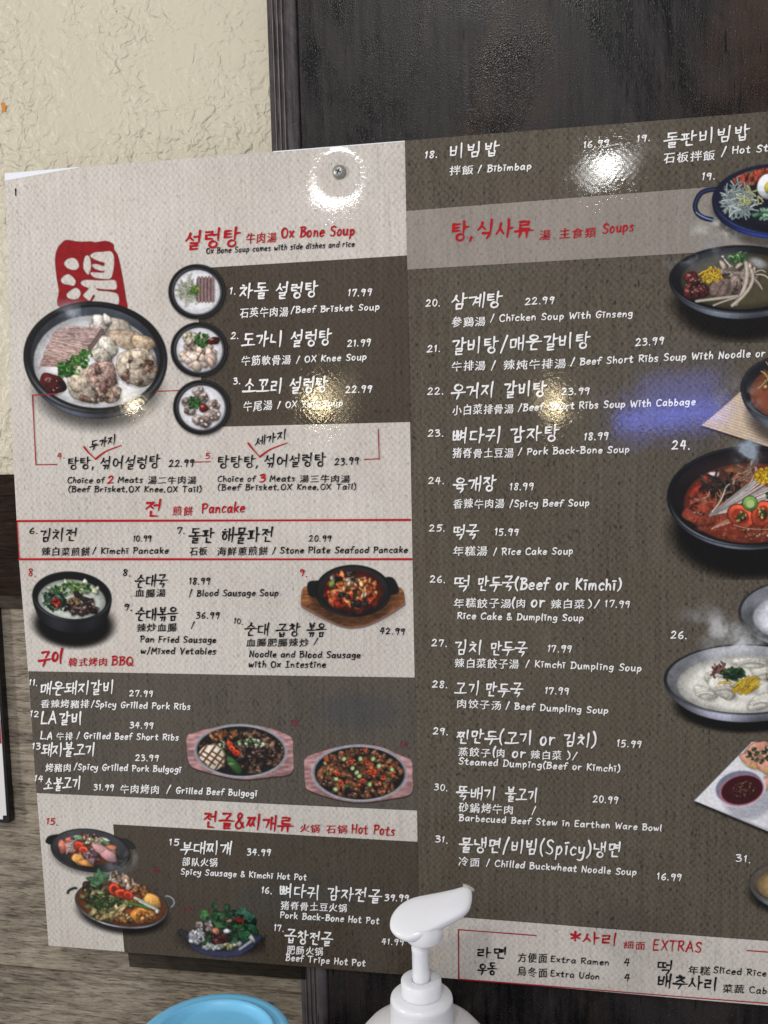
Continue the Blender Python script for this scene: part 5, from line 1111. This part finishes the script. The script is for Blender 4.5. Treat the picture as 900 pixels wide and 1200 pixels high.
def fa(p):
    p.scatter(150, (290, 881, 44, 24), (1.8, 3.8), [(92, 70, 58), (120, 92, 74), (64, 48, 42), (142, 112, 90), (78, 58, 50)], 2.2, nz=.5, gloss=.35)
    p.scatter(40, (262, 860, 16, 8), (1.8, 3.2), [(150, 98, 62), (124, 80, 54), (170, 118, 80)], 2)
    p.scatter(12, (236, 872, 8, 5), (1.2, 2.4), [(96, 64, 50)])
    p.blob(248, 888, 16.5, 15.5, 8, (226, 216, 202), shade=.2, nz=.08, rough=.06, dark=.3)
    sv = p.clip; p.clip = sv * p.emask(248, 888, 16, 15, 8)
    for k in (-16, -6, 4, 14): p.strand([(248 + k - 10, 888 + 14), (248 + k, 888), (248 + k + 12, 888 - 16)], 1.7, (120, 78, 46)); p.strand([(248 + k - 14, 888 - 8), (248 + k, 888), (248 + k + 10, 888 + 8)], 1.5, (132, 88, 54))
    p.clip = sv; p.blob(275, 897, 15, 5.2, 50, (62, 98, 52), rough=.06, nz=.15, gloss=.3); p.strand([(264, 884), (262, 881), (261, 878)], 1.4, (110, 140, 86)); p.blob(270, 873, 6, 4, 50, (212, 88, 50)); p.ring(277, 882, 4.6, 3.6, 20, (206, 66, 44), .4, (150, 40, 26)); p.ring(272, 877, 4.4, 3.2, 30, (220, 92, 58), .4, (160, 50, 30))
    p.scatter(26, (294, 871, 20, 5), (1.4, 2.6), [(188, 206, 170), (140, 176, 120), (226, 232, 214), (96, 140, 88)], 1.3, nz=.15); p.scatter(8, (260, 872, 4, 4), (1, 2), [(206, 220, 190)])
hot_plate(282.2, 880, 54.5, 31.8, S1([(60, 150), (110, 120), (260, 82), (450, 55), (620, 70), (760, 110), (850, 160), (860, 270), (850, 420), (700, 450), (480, 470), (300, 440), (110, 385), (70, 330), (58, 240)]), 51, fa, 'oval hot plate of grilled beef with a slice of scored squid')
def fb(p):
    p.scatter(230, (421.5, 907, 50, 28), (1.8, 4.0), [(132, 92, 64), (158, 104, 70), (100, 70, 54), (120, 76, 52), (176, 124, 88), (88, 60, 48)], 2.0, nz=.45, gloss=.4)
    p.scatter(30, (421, 905, 44, 24), (1.2, 2.4), [(196, 86, 50), (214, 112, 66)], 1.6)
    for x, y in ((428, 877), (411, 893), (431, 894), (439, 904), (449, 911), (400, 918), (433, 905), (396, 907), (438, 904), (425, 915)): p.ring(x, y, 3.3, 2.7, p.r.uniform(0, 180), (200, 84, 54), .45, (120, 48, 30))
    for x, y in ((403, 889), (422, 889), (437, 889), (444, 897), (413, 900), (459, 902), (394, 913), (393, 925), (382, 894), (418, 905), (421, 909), (433, 919), (452, 878)): p.ring(x, y, 3.0, 2.6, p.r.uniform(0, 180), (150, 176, 118), .5, (206, 218, 186))
    p.blob(382, 887, 8, 3.6, 70, (190, 96, 58)); p.blob(384, 907, 3.4, 1.5, 70, (96, 126, 72)); p.blob(407, 921, 4, 1.8, -20, (84, 110, 64)); p.blob(456, 914, 3.6, 1.6, 60, (104, 134, 84))
hot_plate(421.5, 906, 56, 33.6, S2([(46, 160), (110, 120), (280, 72), (450, 48), (620, 66), (790, 140), (850, 172), (858, 280), (850, 415), (700, 455), (480, 482), (290, 460), (80, 392), (50, 340), (44, 250)]), 52, fb, 'oval hot plate of spicy pork with chilli and scallion rings', 0.00002)
# faint printed ghost of a plate
p = Pic(365, 808, 470, 862, 53); p.over(p.emask(418, 834, 46, 20, 2, 9) * .22, (92, 100, 112)); p.emit(g1 - 0.00004, 'faint bluish ghost of a plate')

# sausage and kimchi hot pot
p = Pic(50, 962, 162, 1030, 61); S_ = lambda l: [(45 + x / 7.2, 960 + y / 7.2) for x, y in l]
p.shadow(106, 1001, 46, 25, 8, 4, .4)
p.over(p.poly(p.spoly(S_([(62, 185), (90, 140), (170, 125), (210, 140), (150, 215), (90, 208)])), .6), (26, 26, 28), None, 1); p.over(p.poly(p.spoly(S_([(680, 165), (760, 175), (815, 225), (812, 248), (770, 250), (700, 225)])), .6), (50, 50, 52), None, 1)
p.bowl(106, 996, 46, 24.5, 8, 5, .08, (58, 58, 60), (44, 44, 46), (62, 62, 66), .04, (116, 66, 48), -.02, .70, hi=(130, 130, 132))
p.scatter(24, (104, 991, 30, 12, 8), (2, 4), [(190, 120, 104), (206, 190, 168), (140, 84, 70)]); p.scatter(6, (79, 993, 7, 10), (5, 7), [(206, 122, 104), (214, 134, 114)], 1.5, nz=.15)
p.tangle(30, (87, 990, 8, 5), (5, 9), (.9, 1.3), [(214, 210, 212), (196, 190, 194)]); p.leaf(84, 980, 18, 2.6, 6, (122, 150, 120)); p.leaf(114, 984, 17, 3, 18, (92, 124, 92), (200, 214, 190)); p.leaf(118, 981, 12, 1.4, 22, (196, 208, 186))
p.scatter(14, (104, 979, 9, 3.5), (1.2, 2.4), [(142, 84, 72), (110, 60, 54), (196, 168, 150)]); p.scatter(36, (110, 986, 10, 5), (1, 2.1), [(222, 212, 176), (206, 196, 150), (232, 224, 200)], 1.3, nz=.1)
p.ring(92.5, 991, 6.6, 5.2, 30, (206, 82, 58), .45, (180, 66, 44)); p.ring(98, 996, 6.0, 4.4, 20, (214, 94, 66), .45, (176, 60, 40)); p.blob(93, 1007, 9, 6.5, 20, (226, 172, 102), nz=.15); p.blob(101, 1011, 10, 4.2, 8, (222, 164, 98), nz=.15)
p.scatter(40, (108, 1004, 10, 5.5, 20), (1.2, 2.6), [(146, 110, 116), (110, 76, 86), (176, 146, 152)], nz=.4); p.blob(120, 996, 12, 6, 25, (196, 154, 154), nz=.1, dark=.3); p.blob(128, 1003, 10, 6.6, 20, (202, 158, 160), nz=.08, dark=.3); p.blob(131, 993, 6, 3.4, 20, (212, 142, 112))
p.clip = None; p.steam(142, 1008, 20, 12, -30, .6, 12, (190, 190, 192)); p.emit(g1, 'flat grey pan of sausage, ham and kimchi hot pot')

# pork back-bone hot pot
p = Pic(76, 1014, 212, 1102, 62); S_ = lambda l: [(70 + x / 6.2, 1010 + y / 6.2) for x, y in l]
p.shadow(143, 1070, 52, 24, 8, 4, .85)
for sx_, pts in ((1, S_([(120, 190), (70, 205), (62, 235), (105, 258)])), (2, S_([(770, 250), (815, 262), (832, 300), (800, 335), (772, 318)]))):
    p.strand(pts, 2.4, (46, 48, 52) if sx_ == 1 else (150, 152, 158), tag=1)
p.bowl(142.5, 1059, 54.5, 26, 9, 7, .12, (196, 198, 210), (70, 62, 58), (96, 60, 40), .035, (140, 78, 44), .02, .94, hi=(206, 206, 212))
p.scatter(60, (142, 1062, 46, 20, 9), (1.4, 3), [(150, 84, 48), (120, 66, 40), (176, 108, 66)], nz=.4, gloss=.4)
p.clip = p.emask(142.5, 1055, 54, 30, 9) if False else None
p.blob(106, 1041, 10, 8, 30, (56, 40, 32), nz=.5); p.scatter(70, (118, 1052, 22, 14, 10), (2, 4.2), [(86, 90, 62), (120, 120, 84), (58, 62, 46), (150, 146, 108), (104, 96, 66)], 1.8, nz=.5)
p.scatter(40, (126, 1066, 22, 12, 10), (2.2, 5), [(176, 160, 112), (150, 136, 92), (196, 182, 134), (108, 108, 70)], 2.2, nz=.4, gloss=.2); p.scatter(14, (140, 1060, 14, 9), (2, 4.5), [(206, 190, 140), (150, 150, 108)], 2)
p.greens(60, (124, 1057, 18, 10), (1.4, 2.8), ((60, 92, 50), (88, 116, 66), (40, 62, 38)), .3)
for a, l in ((200, 20), (235, 15), (260, 18), (285, 15), (310, 14), (175, 14), (220, 13)): p.leaf(119, 1035, l, 3.6, a, (74 + l, 112 + l, 78 + l), (140, 168, 130))
p.scatter(30, (148, 1034, 18, 6, 14), (2, 3.8), [(178, 154, 138), (150, 122, 98), (206, 190, 174), (120, 96, 74)], 2, nz=.3); p.scatter(22, (165, 1044, 10, 5, 20), (1.6, 3.2), [(166, 116, 70), (130, 86, 52), (190, 148, 96)], nz=.4)
p.ring(134, 1042, 6.8, 7.6, -20, (206, 76, 50), .5, (120, 50, 32)); p.ring(142, 1047, 8, 5.4, 10, (214, 88, 56), .45, (150, 48, 30)); p.ring(150, 1049, 6.4, 5.0, 20, (200, 72, 46), .4, (140, 60, 36))
p.blob(179, 1056, 11, 8, 30, (224, 172, 98), nz=.15); p.blob(167.5, 1073, 14.5, 9.6, 5, (214, 148, 76), nz=.25); p.scatter(16, (168, 1073, 10, 6), (1.4, 3), [(196, 128, 62), (230, 174, 104)])
p.strand([(152, 1058), (164, 1061), (176, 1064)], 4.0, (96, 140, 70)); p.strand([(158, 1052), (170, 1058), (184, 1066)], 3.6, (214, 224, 206)); p.strand([(163, 1056), (172, 1061), (186, 1067)], 2.4, (232, 236, 226)); p.blob(184, 1068, 2.2, 3, 0, (236, 236, 230))
p.scatter(14, (144, 1076, 10, 5), (2, 4), [(186, 160, 110), (212, 196, 150), (140, 100, 60)], 1.8)
p.emit(g1 + 0.00002, 'steel pot of back-bone stew heaped with greens, potato and chilli rings')

# beef tripe hot pot
p = Pic(203, 1054, 312, 1124, 63); S_ = lambda l: [(200 + x / 7.5, 1050 + y / 7.5) for x, y in l]
p.shadow(262, 1104, 50, 14, 4, 5, .5)
p.strand(S_([(150, 345), (95, 300), (65, 320), (100, 350), (160, 390)]), 2.6, (60, 60, 66), tag=1); p.strand(S_([(740, 380), (790, 370), (830, 375), (780, 400), (720, 410)]), 2.0, (52, 50, 48), tag=1)
p.over(p.poly(p.spoly(S_([(145, 330), (400, 300), (760, 330), (770, 400), (650, 500), (500, 535), (360, 525), (240, 490), (170, 430)])), .6), np.clip(np.array((62, 66, 96.)) * (1 + .3 * (p.NB - .5))[..., None], 0, 255), None, 1)
p.clip = 1 - np.clip(p.poly(p.spoly(S_([(120, 430), (180, 425), (260, 475), (380, 480), (520, 488), (650, 470), (800, 440), (800, 620), (100, 620)]), 2), .6), 0, 1)
p.scatter(40, (262, 1098, 34, 12), (3, 5), [(70, 84, 66), (196, 198, 196), (44, 56, 46)], nz=.3); p.scatter(90, (270, 1084, 30, 17), (2.5, 4.5), [(36, 66, 44), (52, 92, 58), (26, 46, 34)], 1.8, nz=.5)
for x, y, l, a, c in ((240, 1080, 12, 250, (66, 110, 66)), (246, 1072, 12, 200, (74, 118, 70)), (250, 1082, 14, 280, (44, 84, 52)), (258, 1078, 12, 300, (58, 100, 62)), (262, 1086, 12, 200, (70, 116, 72)), (268, 1076, 13, 260, (34, 66, 46)), (275, 1070, 16, 340, (70, 112, 92)), (284, 1076, 16, 350, (62, 104, 84)), (282, 1068, 14, 20, (78, 120, 96)), (288, 1084, 15, 20, (44, 84, 60)), (292, 1092, 14, 160, (52, 94, 64)), (284, 1096, 12, 60, (42, 78, 56)), (278, 1098, 12, 120, (66, 104, 76)), (298, 1088, 10, 70, (40, 72, 52)), (252, 1066, 9, 260, (54, 96, 58)), (266, 1067, 8, 270, (48, 88, 60))): p.leaf(x, y, l, 3.6, a, c)
p.scatter(30, (240, 1086, 10, 6), (1.6, 3), [(206, 194, 190), (150, 134, 132), (226, 220, 216), (92, 80, 80)], nz=.3); p.scatter(50, (231, 1098, 9, 8), (1.4, 2.8), [(214, 216, 222), (232, 234, 238), (186, 188, 196)], nz=.15)
for k in range(9): p.strand([(236 + k * 1.2, 1108 - k * .8), (241 + k, 1101 - k * .5), (246 + k * .8, 1096 + k * .9)], 1.3, (92, 140, 84) if k % 2 else (60, 104, 62))
p.scatter(40, (258, 1101, 8, 7), (1.8, 3.4), [(84, 34, 34), (64, 26, 28), (110, 50, 46)], nz=.5); p.blob(253, 1091, 5, 4, 60, (196, 132, 110)); p.blob(266, 1091, 5, 2.6, 5, (216, 220, 224)); p.blob(269, 1079, 3.6, 1.8, -15, (196, 160, 138))
for k in range(6): p.strand([(274 + k * 1.6, 1076), (278 + k * 1.4, 1081 + k * .5), (285, 1081 - k)], 1.1, (176, 50, 40))
p.scatter(24, (250, 1110, 12, 3), (1.6, 3.2), [(206, 208, 216), (186, 196, 190)], nz=.15); p.scatter(14, (268, 1109, 8, 3), (1.6, 3), [(206, 204, 160), (188, 190, 140)]); p.strand([(281, 1112), (287, 1108), (294, 1103)], 3.4, (196, 200, 206))
p.emit(g1, 'dark blue pan heaped with leafy greens, noodles and tripe')

# ---- right column
p = Pic(808, 186, 1000, 292, 71)
p.shadow(915, 244, 80, 47, 0, 4, .45); p.steam(838, 272, 34, 20, 0, .75, 3, (196, 194, 190))
for o_, wd, c in ((0, 5.2, (26, 34, 62)), (0, 2.6, (52, 66, 108))): p.strand([(848, 226), (836, 222), (822, 226), (815, 238), (816, 248), (824, 255), (838, 258), (849, 260)], wd, c, tag=1)
p.strand([(816, 249), (824, 255.5), (836, 258)], 1.8, (140, 156, 206), tag=1)
p.bowl(914, 234, 79, 42, 0, 9, .03, (48, 70, 150), (24, 28, 50), (28, 32, 54), .09, (26, 28, 44), .02, .86, hi=(88, 106, 170))
p.scatter(60, (880, 206, 20, 10, -20), (2, 4.2), [(190, 90, 66), (168, 66, 48), (214, 124, 92), (150, 56, 42)], 2.4, nz=.35); p.scatter(30, (915, 200, 26, 6), (2, 4), [(176, 76, 54), (150, 56, 42)], 2); p.greens(12, (880, 200, 6, 5), (1.2, 2.2), ((56, 90, 60), (110, 130, 90)), .2)
p.over(p.emask(864, 236, 17, 15, 0, 4) * .9, (120, 134, 134), None, 2); p.tangle(130, (866, 235, 16, 14), (9, 18), (1.4, 2.1), [(196, 208, 206), (176, 190, 190), (214, 222, 216), (150, 168, 170)]); p.tangle(16, (880, 232, 10, 12), (6, 10), (1.2, 1.8), [(214, 212, 150), (196, 200, 130)])
for k in range(16): p.strand([(884 + p.r.uniform(-3, 14), 250 + p.r.uniform(-6, 8)), (892 + p.r.uniform(-3, 14), 246 + p.r.uniform(-6, 10)), (904 + p.r.uniform(-3, 18), 252 + p.r.uniform(-8, 8))], 3.4, [(122, 160, 138), (92, 132, 108), (60, 96, 76), (150, 184, 160)][k % 4])
p.blob(901, 219, 14, 15, 20, (226, 232, 238), nz=.04, rough=.04, dark=.3); p.blob(901.5, 219, 5.6, 7.4, 10, (212, 196, 90), nz=.1, dark=.2)
p.scatter(40, (940, 232, 26, 20), (3, 5), [(120, 80, 56), (150, 160, 110), (206, 180, 90)], 1.6)
p.emit(g1, 'dark blue handled pan of stone-pot rice with sprouts, kimchi and egg')

p = Pic(776, 280, 965, 402, 72)
p.shadow(868, 358, 78, 42, 2, 8, .8)
p.bowl(868, 327, 83.5, 39.5, 0, 19, .22, (118, 126, 138), (16, 16, 19), (22, 23, 26), .05, (84, 78, 58), .06, .84, hi=(176, 184, 196))
p.over(p.emask(838, 306, 34, 14, -16, 8) * .45, (112, 118, 128)); p.over(p.emask(888, 308, 10, 5, 20, 3) * .8, (176, 182, 190), None, 2)
p.scatter(26, (862, 322, 26, 12), (3, 6), [(176, 160, 148), (148, 132, 122), (196, 184, 172)], 2.4, nz=.3)
for k in range(14): p.strand([(848 + k * 1.6, 318 + k % 3), (862 + k * 2, 312 + k), (880 + k, 326 + k)], 1.6, (190, 178, 164) if k % 3 else (142, 128, 116))
p.blob(849, 338, 19, 12, -8, (132, 114, 106), nz=.3, rough=.14); p.blob(862, 331, 9, 7, 50, (150, 132, 124), nz=.3)
for k in range(7): p.strand([(834 + k * 5, 346), (838 + k * 5, 338), (844 + k * 4, 330)], 1.0, (96, 78, 72) if k % 2 else (172, 156, 146))
for k in range(60):
    x, y = p.inside(834, 321, 12, 9); a = p.r.uniform(0, 3.1); p.strand([(x, y), (x + 3 * math.cos(a), y + 4 * math.sin(a)), (x + p.r.uniform(-5, 5), y + p.r.uniform(-3, 6))], 1.6, [(240, 200, 58), (224, 176, 40), (246, 216, 96)][k % 3])
for x, y, a in ((810, 325, 20), (813, 331, 50), (808, 343, 10), (818, 342, -20), (824, 341, 10)): p.blob(x, y, 8, 6.6, a, (92, 36, 34), shade=.7, nz=.6, gloss=.4)
p.scatter(26, (816, 336, 12, 9), (1, 2.2), [(60, 20, 22), (132, 66, 60), (150, 96, 88)], gloss=.7)
p.greens(46, (864, 302, 10, 6), (1.6, 2.8), ((96, 140, 88), (62, 106, 62), (150, 184, 132))); p.strand([(847, 301), (850, 306), (856, 312)], 1.6, (226, 226, 220)); p.blob(847, 301, 1.8, 1.6, 0, (236, 236, 232))
for pts, wd in (([(874, 308), (879, 322), (872, 342), (862, 356)], 5.2), ([(880, 316), (889, 326), (882, 342), (858, 358)], 4.2), ([(816, 353), (838, 350), (864, 347)], 3.6), ([(836, 358), (850, 352), (862, 349)], 2.2), ([(886, 322), (896, 320), (902, 328)], 1.6), ([(884, 320), (892, 314), (897, 319)], 1.4)): p.strand(pts if len(pts) == 3 else [pts[0], ((pts[1][0] + pts[2][0]) / 2 + 4, (pts[1][1] + pts[2][1]) / 2), pts[3]], wd, (206, 194, 178))
p.clip = None; p.steam(812, 296, 34, 15, -10, .7, 8, (178, 180, 186)); p.emit(g1 + 0.00002, 'black bowl of ginseng chicken soup with jujubes and egg strips')

p = Pic(812, 408, 1000, 560, 73)
m = p.poly([(821.5, 498.5), (850, 475), (872, 455), (1000, 455), (1000, 552), (900, 523.5)], .5)
st = 1 - .16 * (np.sin((p.Y - p.X * .32) * 1.9) > .55) + .05 * (p.N2 - .5); p.over(p.poly([(821.5, 500), (900, 526), (1000, 556), (1000, 500)], 1.5) * .6, (30, 26, 22)); p.over(m, np.clip(np.array((214, 194, 172.)) * st[..., None], 0, 255), None, 1)
p.shadow(932, 486, 56, 38, 0, 7, .6)
p.bowl(927, 455, 59, 40, 0, 33, .42, (104, 110, 120), (40, 44, 50), (30, 30, 32), .07, (142, 82, 60), .14, .82, hi=(120, 128, 138))
p.scatter(60, (930, 450, 36, 22), (2, 4), [(150, 112, 70), (106, 76, 48), (190, 160, 110), (60, 46, 36)], nz=.4); p.tangle(24, (908, 440, 14, 12), (8, 16), (1.2, 1.8), [(206, 176, 120), (160, 120, 76)])
p.clip = None; p.steam(870, 470, 26, 22, 0, .4, 4); p.emit(g1 + 0.00004, 'dark bowl of rib soup with noodles on a slatted bamboo mat')

p = Pic(774, 514, 990, 680, 74)
p.shadow(880, 622, 92, 56, 0, 10, .9)
p.bowl(879, 582, 97, 59, 0, 17, .16, (104, 112, 126), (16, 17, 20), (24, 19, 20), .07, (132, 60, 40), .13, .80, hi=(190, 198, 206))
p.over(p.emask(858, 545, 60, 10, -14, 6) * .25, (90, 74, 72)); over_noise(p, (880, 590, 72, 44), (156, 84, 56), .7); p.over(p.emask(880, 590, 74, 45, soft=3) * .6 * sst(.55, .66, p.N2), (108, 44, 30), None, 2); p.over(p.emask(880, 590, 74, 45, soft=3) * .7 * sst(.62, .72, fbm(p.X, p.Y, 3.2, 88)), (206, 120, 80), None, 2); over_noise(p, (820, 600, 18, 22), (176, 106, 88), .5)
p.blob(820, 603, 18, 14, 20, (150, 74, 54), nz=.3, shade=.2); p.scatter(10, (815, 600, 10, 10), (.8, 1.8), [(206, 170, 160), (70, 30, 26)])
p.blob(837, 556, 8, 3.6, -10, (206, 192, 194), nz=.15); p.blob(862, 551, 13, 4, -5, (150, 100, 66), nz=.2); p.blob(815, 576, 10, 5, -50, (154, 60, 46), nz=.3); p.blob(826, 562, 6, 5, -30, (170, 70, 54))
p.tangle(80, (846, 571, 20, 11), (8, 18), (1.6, 2.6), [(58, 46, 40), (38, 30, 28), (84, 68, 58), (104, 86, 74)]); p.tangle(34, (880, 555, 16, 9), (8, 16), (1.8, 3.0), [(158, 122, 102), (124, 92, 78), (186, 156, 134)])
p.tangle(16, (836, 585, 20, 8), (5, 10), (.8, 1.2), [(214, 150, 110), (232, 206, 190)])
for k in range(22):
    a = k / 21; x0, y0 = 831 + a * 12, 604 - a * 3 + p.r.uniform(-1, 1); x1, y1 = 885 + a * 28, 560 + a * 24 + p.r.uniform(-3, 3); p.strand([(x0, y0), ((x0 + x1) / 2 + 2, (y0 + y1) / 2 + p.r.uniform(-2, 2)), (x1, y1)], p.r.uniform(1.5, 2.2), (226, 218, 214) if k % 3 else (196, 184, 180))
for a in ([(834, 600), (846, 588), (850, 572)], [(850, 572), (853, 568), (855, 567)], [(874, 574), (884, 560), (886, 548)]): p.strand(a, 1.5, (222, 212, 206))
for k in range(9): p.strand([(834 + k * 3, 620 - k), (844 + k * 3, 612 - k), (858 + k * 2.5, 607)], 1.3, (214, 132, 100) if k % 2 else (240, 206, 190))
for k in range(46):
    x, y = p.inside(896, 557, 11, 8); p.ring(x, y, 2.6, 2.2, p.r.uniform(0, 180), [(240, 200, 54), (224, 176, 36)][k % 2], .4, (190, 140, 30))
p.strand([(866, 606), (876, 611), (882, 614)], 1.2, (240, 236, 232)); p.ring(885.5, 597, 11, 8, 0, (96, 138, 66), .5, (150, 178, 110)) if False else p.ring(879, 594, 9.5, 12, -20, (104, 146, 74), .62, (166, 190, 122))
for x, y, rx, ry, ro in ((868, 605, 17, 13, 35), (893, 602, 12, 16, 25)): p.ring(x, y, rx, ry, ro, (206, 92, 62), .62, (158, 60, 38)); p.blob(x + 1, y + 1, 5.5, 5, 0, (60, 84, 42), nz=.4); p.scatter(7, (x, y, rx * .45, ry * .45), (1.2, 2.4), [(228, 184, 120), (214, 160, 96)])
p.ring(879, 590, 9, 9, -20, (110, 150, 78), .6, (176, 196, 130)); p.scatter(40, (888, 624, 34, 6), (.7, 1.5), [(236, 214, 196), (60, 30, 22), (206, 130, 90)])
p.strand([(860, 615), (890, 627), (950, 612)], 1.0, (232, 196, 176)); p.greens(16, (906, 580, 8, 8), (1.4, 2.4))
p.scatter(60, (945, 588, 24, 26), (2.5, 5), [(150, 84, 56), (90, 60, 44), (206, 180, 160), (96, 130, 70)], 1.8)
p.clip = None; p.steam(876, 530, 15, 18, 0, .9, 2, (170, 182, 196)); p.emit(g1 + 0.00006, 'large black bowl of red spicy beef soup with bean sprouts and chilli rings')

p = Pic(860, 672, 1010, 778, 75); p.shadow(932, 744, 60, 30, 0, 7, .6)
p.bowl(934, 717, 68, 37, 0, 21, .35, (150, 154, 172), (42, 44, 48), (104, 108, 112), .035, (222, 224, 232), .17, .76, hi=(170, 174, 180)); p.scatter(18, (940, 724, 30, 14), (3, 6), [(232, 230, 226), (206, 206, 204)], 2, nz=.1); p.greens(20, (944, 718, 9, 6)); p.emit(g1, 'steel bowl of white rice cake soup')

p = Pic(770, 700, 985, 868, 76)
p.steam(846, 738, 40, 22, 20, .6, 6, (190, 190, 190)); p.steam(880, 748, 34, 14, 0, .6, 7, (190, 190, 190)); p.shadow(874, 826, 82, 32, 0, 4, .95)
p.bowl(873, 796, 94.5, 41, 0, 20, .18, (170, 172, 188), (24, 25, 28), (116, 118, 122), .03, (226, 224, 216), .16, .84, hi=(206, 210, 214))
p.over(p.emask(838, 766, 12, 8, -40, 6) * .6, (196, 198, 204)); p.over(p.emask(905, 764, 6, 9, 10, 4) * .7, (206, 208, 214))
for x, y, rx, ry, ro in ((842, 792, 16, 8, -10), (846, 806, 20, 9, 35), (870, 800, 20, 9, 30), (826, 812, 14, 7, 30), (896, 788, 18, 9, 20), (892, 822, 18, 8, -20), (915, 805, 16, 9, 0), (880, 776, 24, 6, 0), (930, 795, 14, 9, 0)):
    p.blob(x, y, rx, ry, ro, (214, 212, 202), shade=.3, nz=.16, rough=.2, dark=.28); p.strand([(x - rx * .7, y + ry * .3), (x, y - ry * .5), (x + rx * .7, y + ry * .2)], 1.5, (236, 234, 226)); p.strand([(x - rx * .5, y + ry * .6), (x, y - ry * .1), (x + rx * .6, y + ry * .5)], 1.0, (188, 186, 176))
p.tangle(22, (841, 785, 8, 5), (5, 10), (1.4, 2.0), [(118, 74, 70), (150, 108, 100), (92, 56, 54)]); p.greens(90, (860, 790, 13, 7, -8), (1.5, 2.6), ((44, 84, 46), (70, 116, 64), (28, 56, 34)), .3)
for k in range(80):
    x, y = p.inside(875, 804, 14, 8, -10); p.strand([(x - 4, y + 3), (x, y), (x + p.r.uniform(1, 6), y - p.r.uniform(2, 5))], 1.4, [(240, 206, 62), (224, 180, 44), (246, 220, 104)][k % 3])
p.strand([(842, 801), (848, 799), (856, 800)], 2, (222, 180, 60)); p.scatter(5, (900, 792, 6, 6), (3, 5), [(206, 190, 150)])
p.clip = None; p.steam(862, 760, 34, 14, 0, .7, 14, (206, 208, 212)); p.emit(g1 + 0.00002, 'steel bowl of creamy dumpling soup with egg strips and scallion')

p = Pic(808, 864, 1000, 1000, 77)
pl = [(813.5, 938), (848, 903), (881, 869.5), (1000, 872), (1000, 1003), (900, 974)]
p.over(p.poly([(x, y + 3) for x, y in pl], 2.5) * .75, (14, 12, 11)); p.over(p.poly(pl, .6), np.clip(np.array((226, 226, 230.)) * (1 - .05 * sst(860, 940, p.X))[..., None], 0, 255), None, 1); p.over(p.poly([(813.5, 938), (900, 974), (1000, 1003), (1000, 1000), (900, 971)], .8) * .5, (150, 152, 158))
for x, y, ro in ((888, 878, -20), (905, 884, 10), (884, 892, 20), (902, 900, 30), (922, 890, 0), (925, 910, 20), (905, 918, 10), (940, 925, 10)):
    p.blob(x, y, 16, 9, ro, (206, 154, 136), shade=.35, nz=.15, dark=.4); p.over(p.emask(x, y + 6, 12, 3, ro, 2) * .5, (214, 190, 110), None, 2)
p.greens(60, (893, 885, 18, 9), (1.2, 2.2), ((64, 92, 56), (96, 122, 76), (40, 64, 40)), .5)
p.over(p.emask(878, 940, 28, 20, -12, 4) * .35, (90, 92, 110)); p.over(p.emask(867.5, 923.5, 30.5, 21.8, -12), (214, 214, 224), None, 1); p.over(p.emask(866, 922.5, 27.5, 19, -12), (128, 130, 148), None, 1); p.over(p.emask(869, 926, 26.5, 18, -12, 1.4), (176, 120, 136), None, 2)
p.over(p.emask(869.5, 925.5, 24.5, 16.5, -12, .8), np.clip(np.array((66, 18, 26.)) * (1 + .3 * (p.N - .5))[..., None], 0, 255), None, 2)
for k in range(70):
    x, y = p.inside(871, 925, 14, 9, -15); p.blob(x, y, 1.1, .7, p.r.uniform(0, 180), [(214, 180, 150), (170, 96, 84), (150, 70, 64)][k % 3], nz=0)
p.emit(g1, 'square white plate of fried dumplings with a bowl of dark sauce')

p = Pic(872, 1000, 1010, 1080, 78); p.shadow(934, 1046, 56, 28, 0, 4, .7)
p.bowl(936, 1034, 58, 27, 0, 15, .22, (166, 170, 182), (84, 82, 80), (92, 84, 74), .04, (172, 148, 104), .12, .84, hi=(170, 170, 170)); p.scatter(40, (945, 1034, 30, 12), (2.5, 5), [(120, 96, 70), (190, 170, 130), (150, 60, 50), (200, 210, 180)], 1.8); p.emit(g1, 'steel bowl of cold buckwheat noodles')
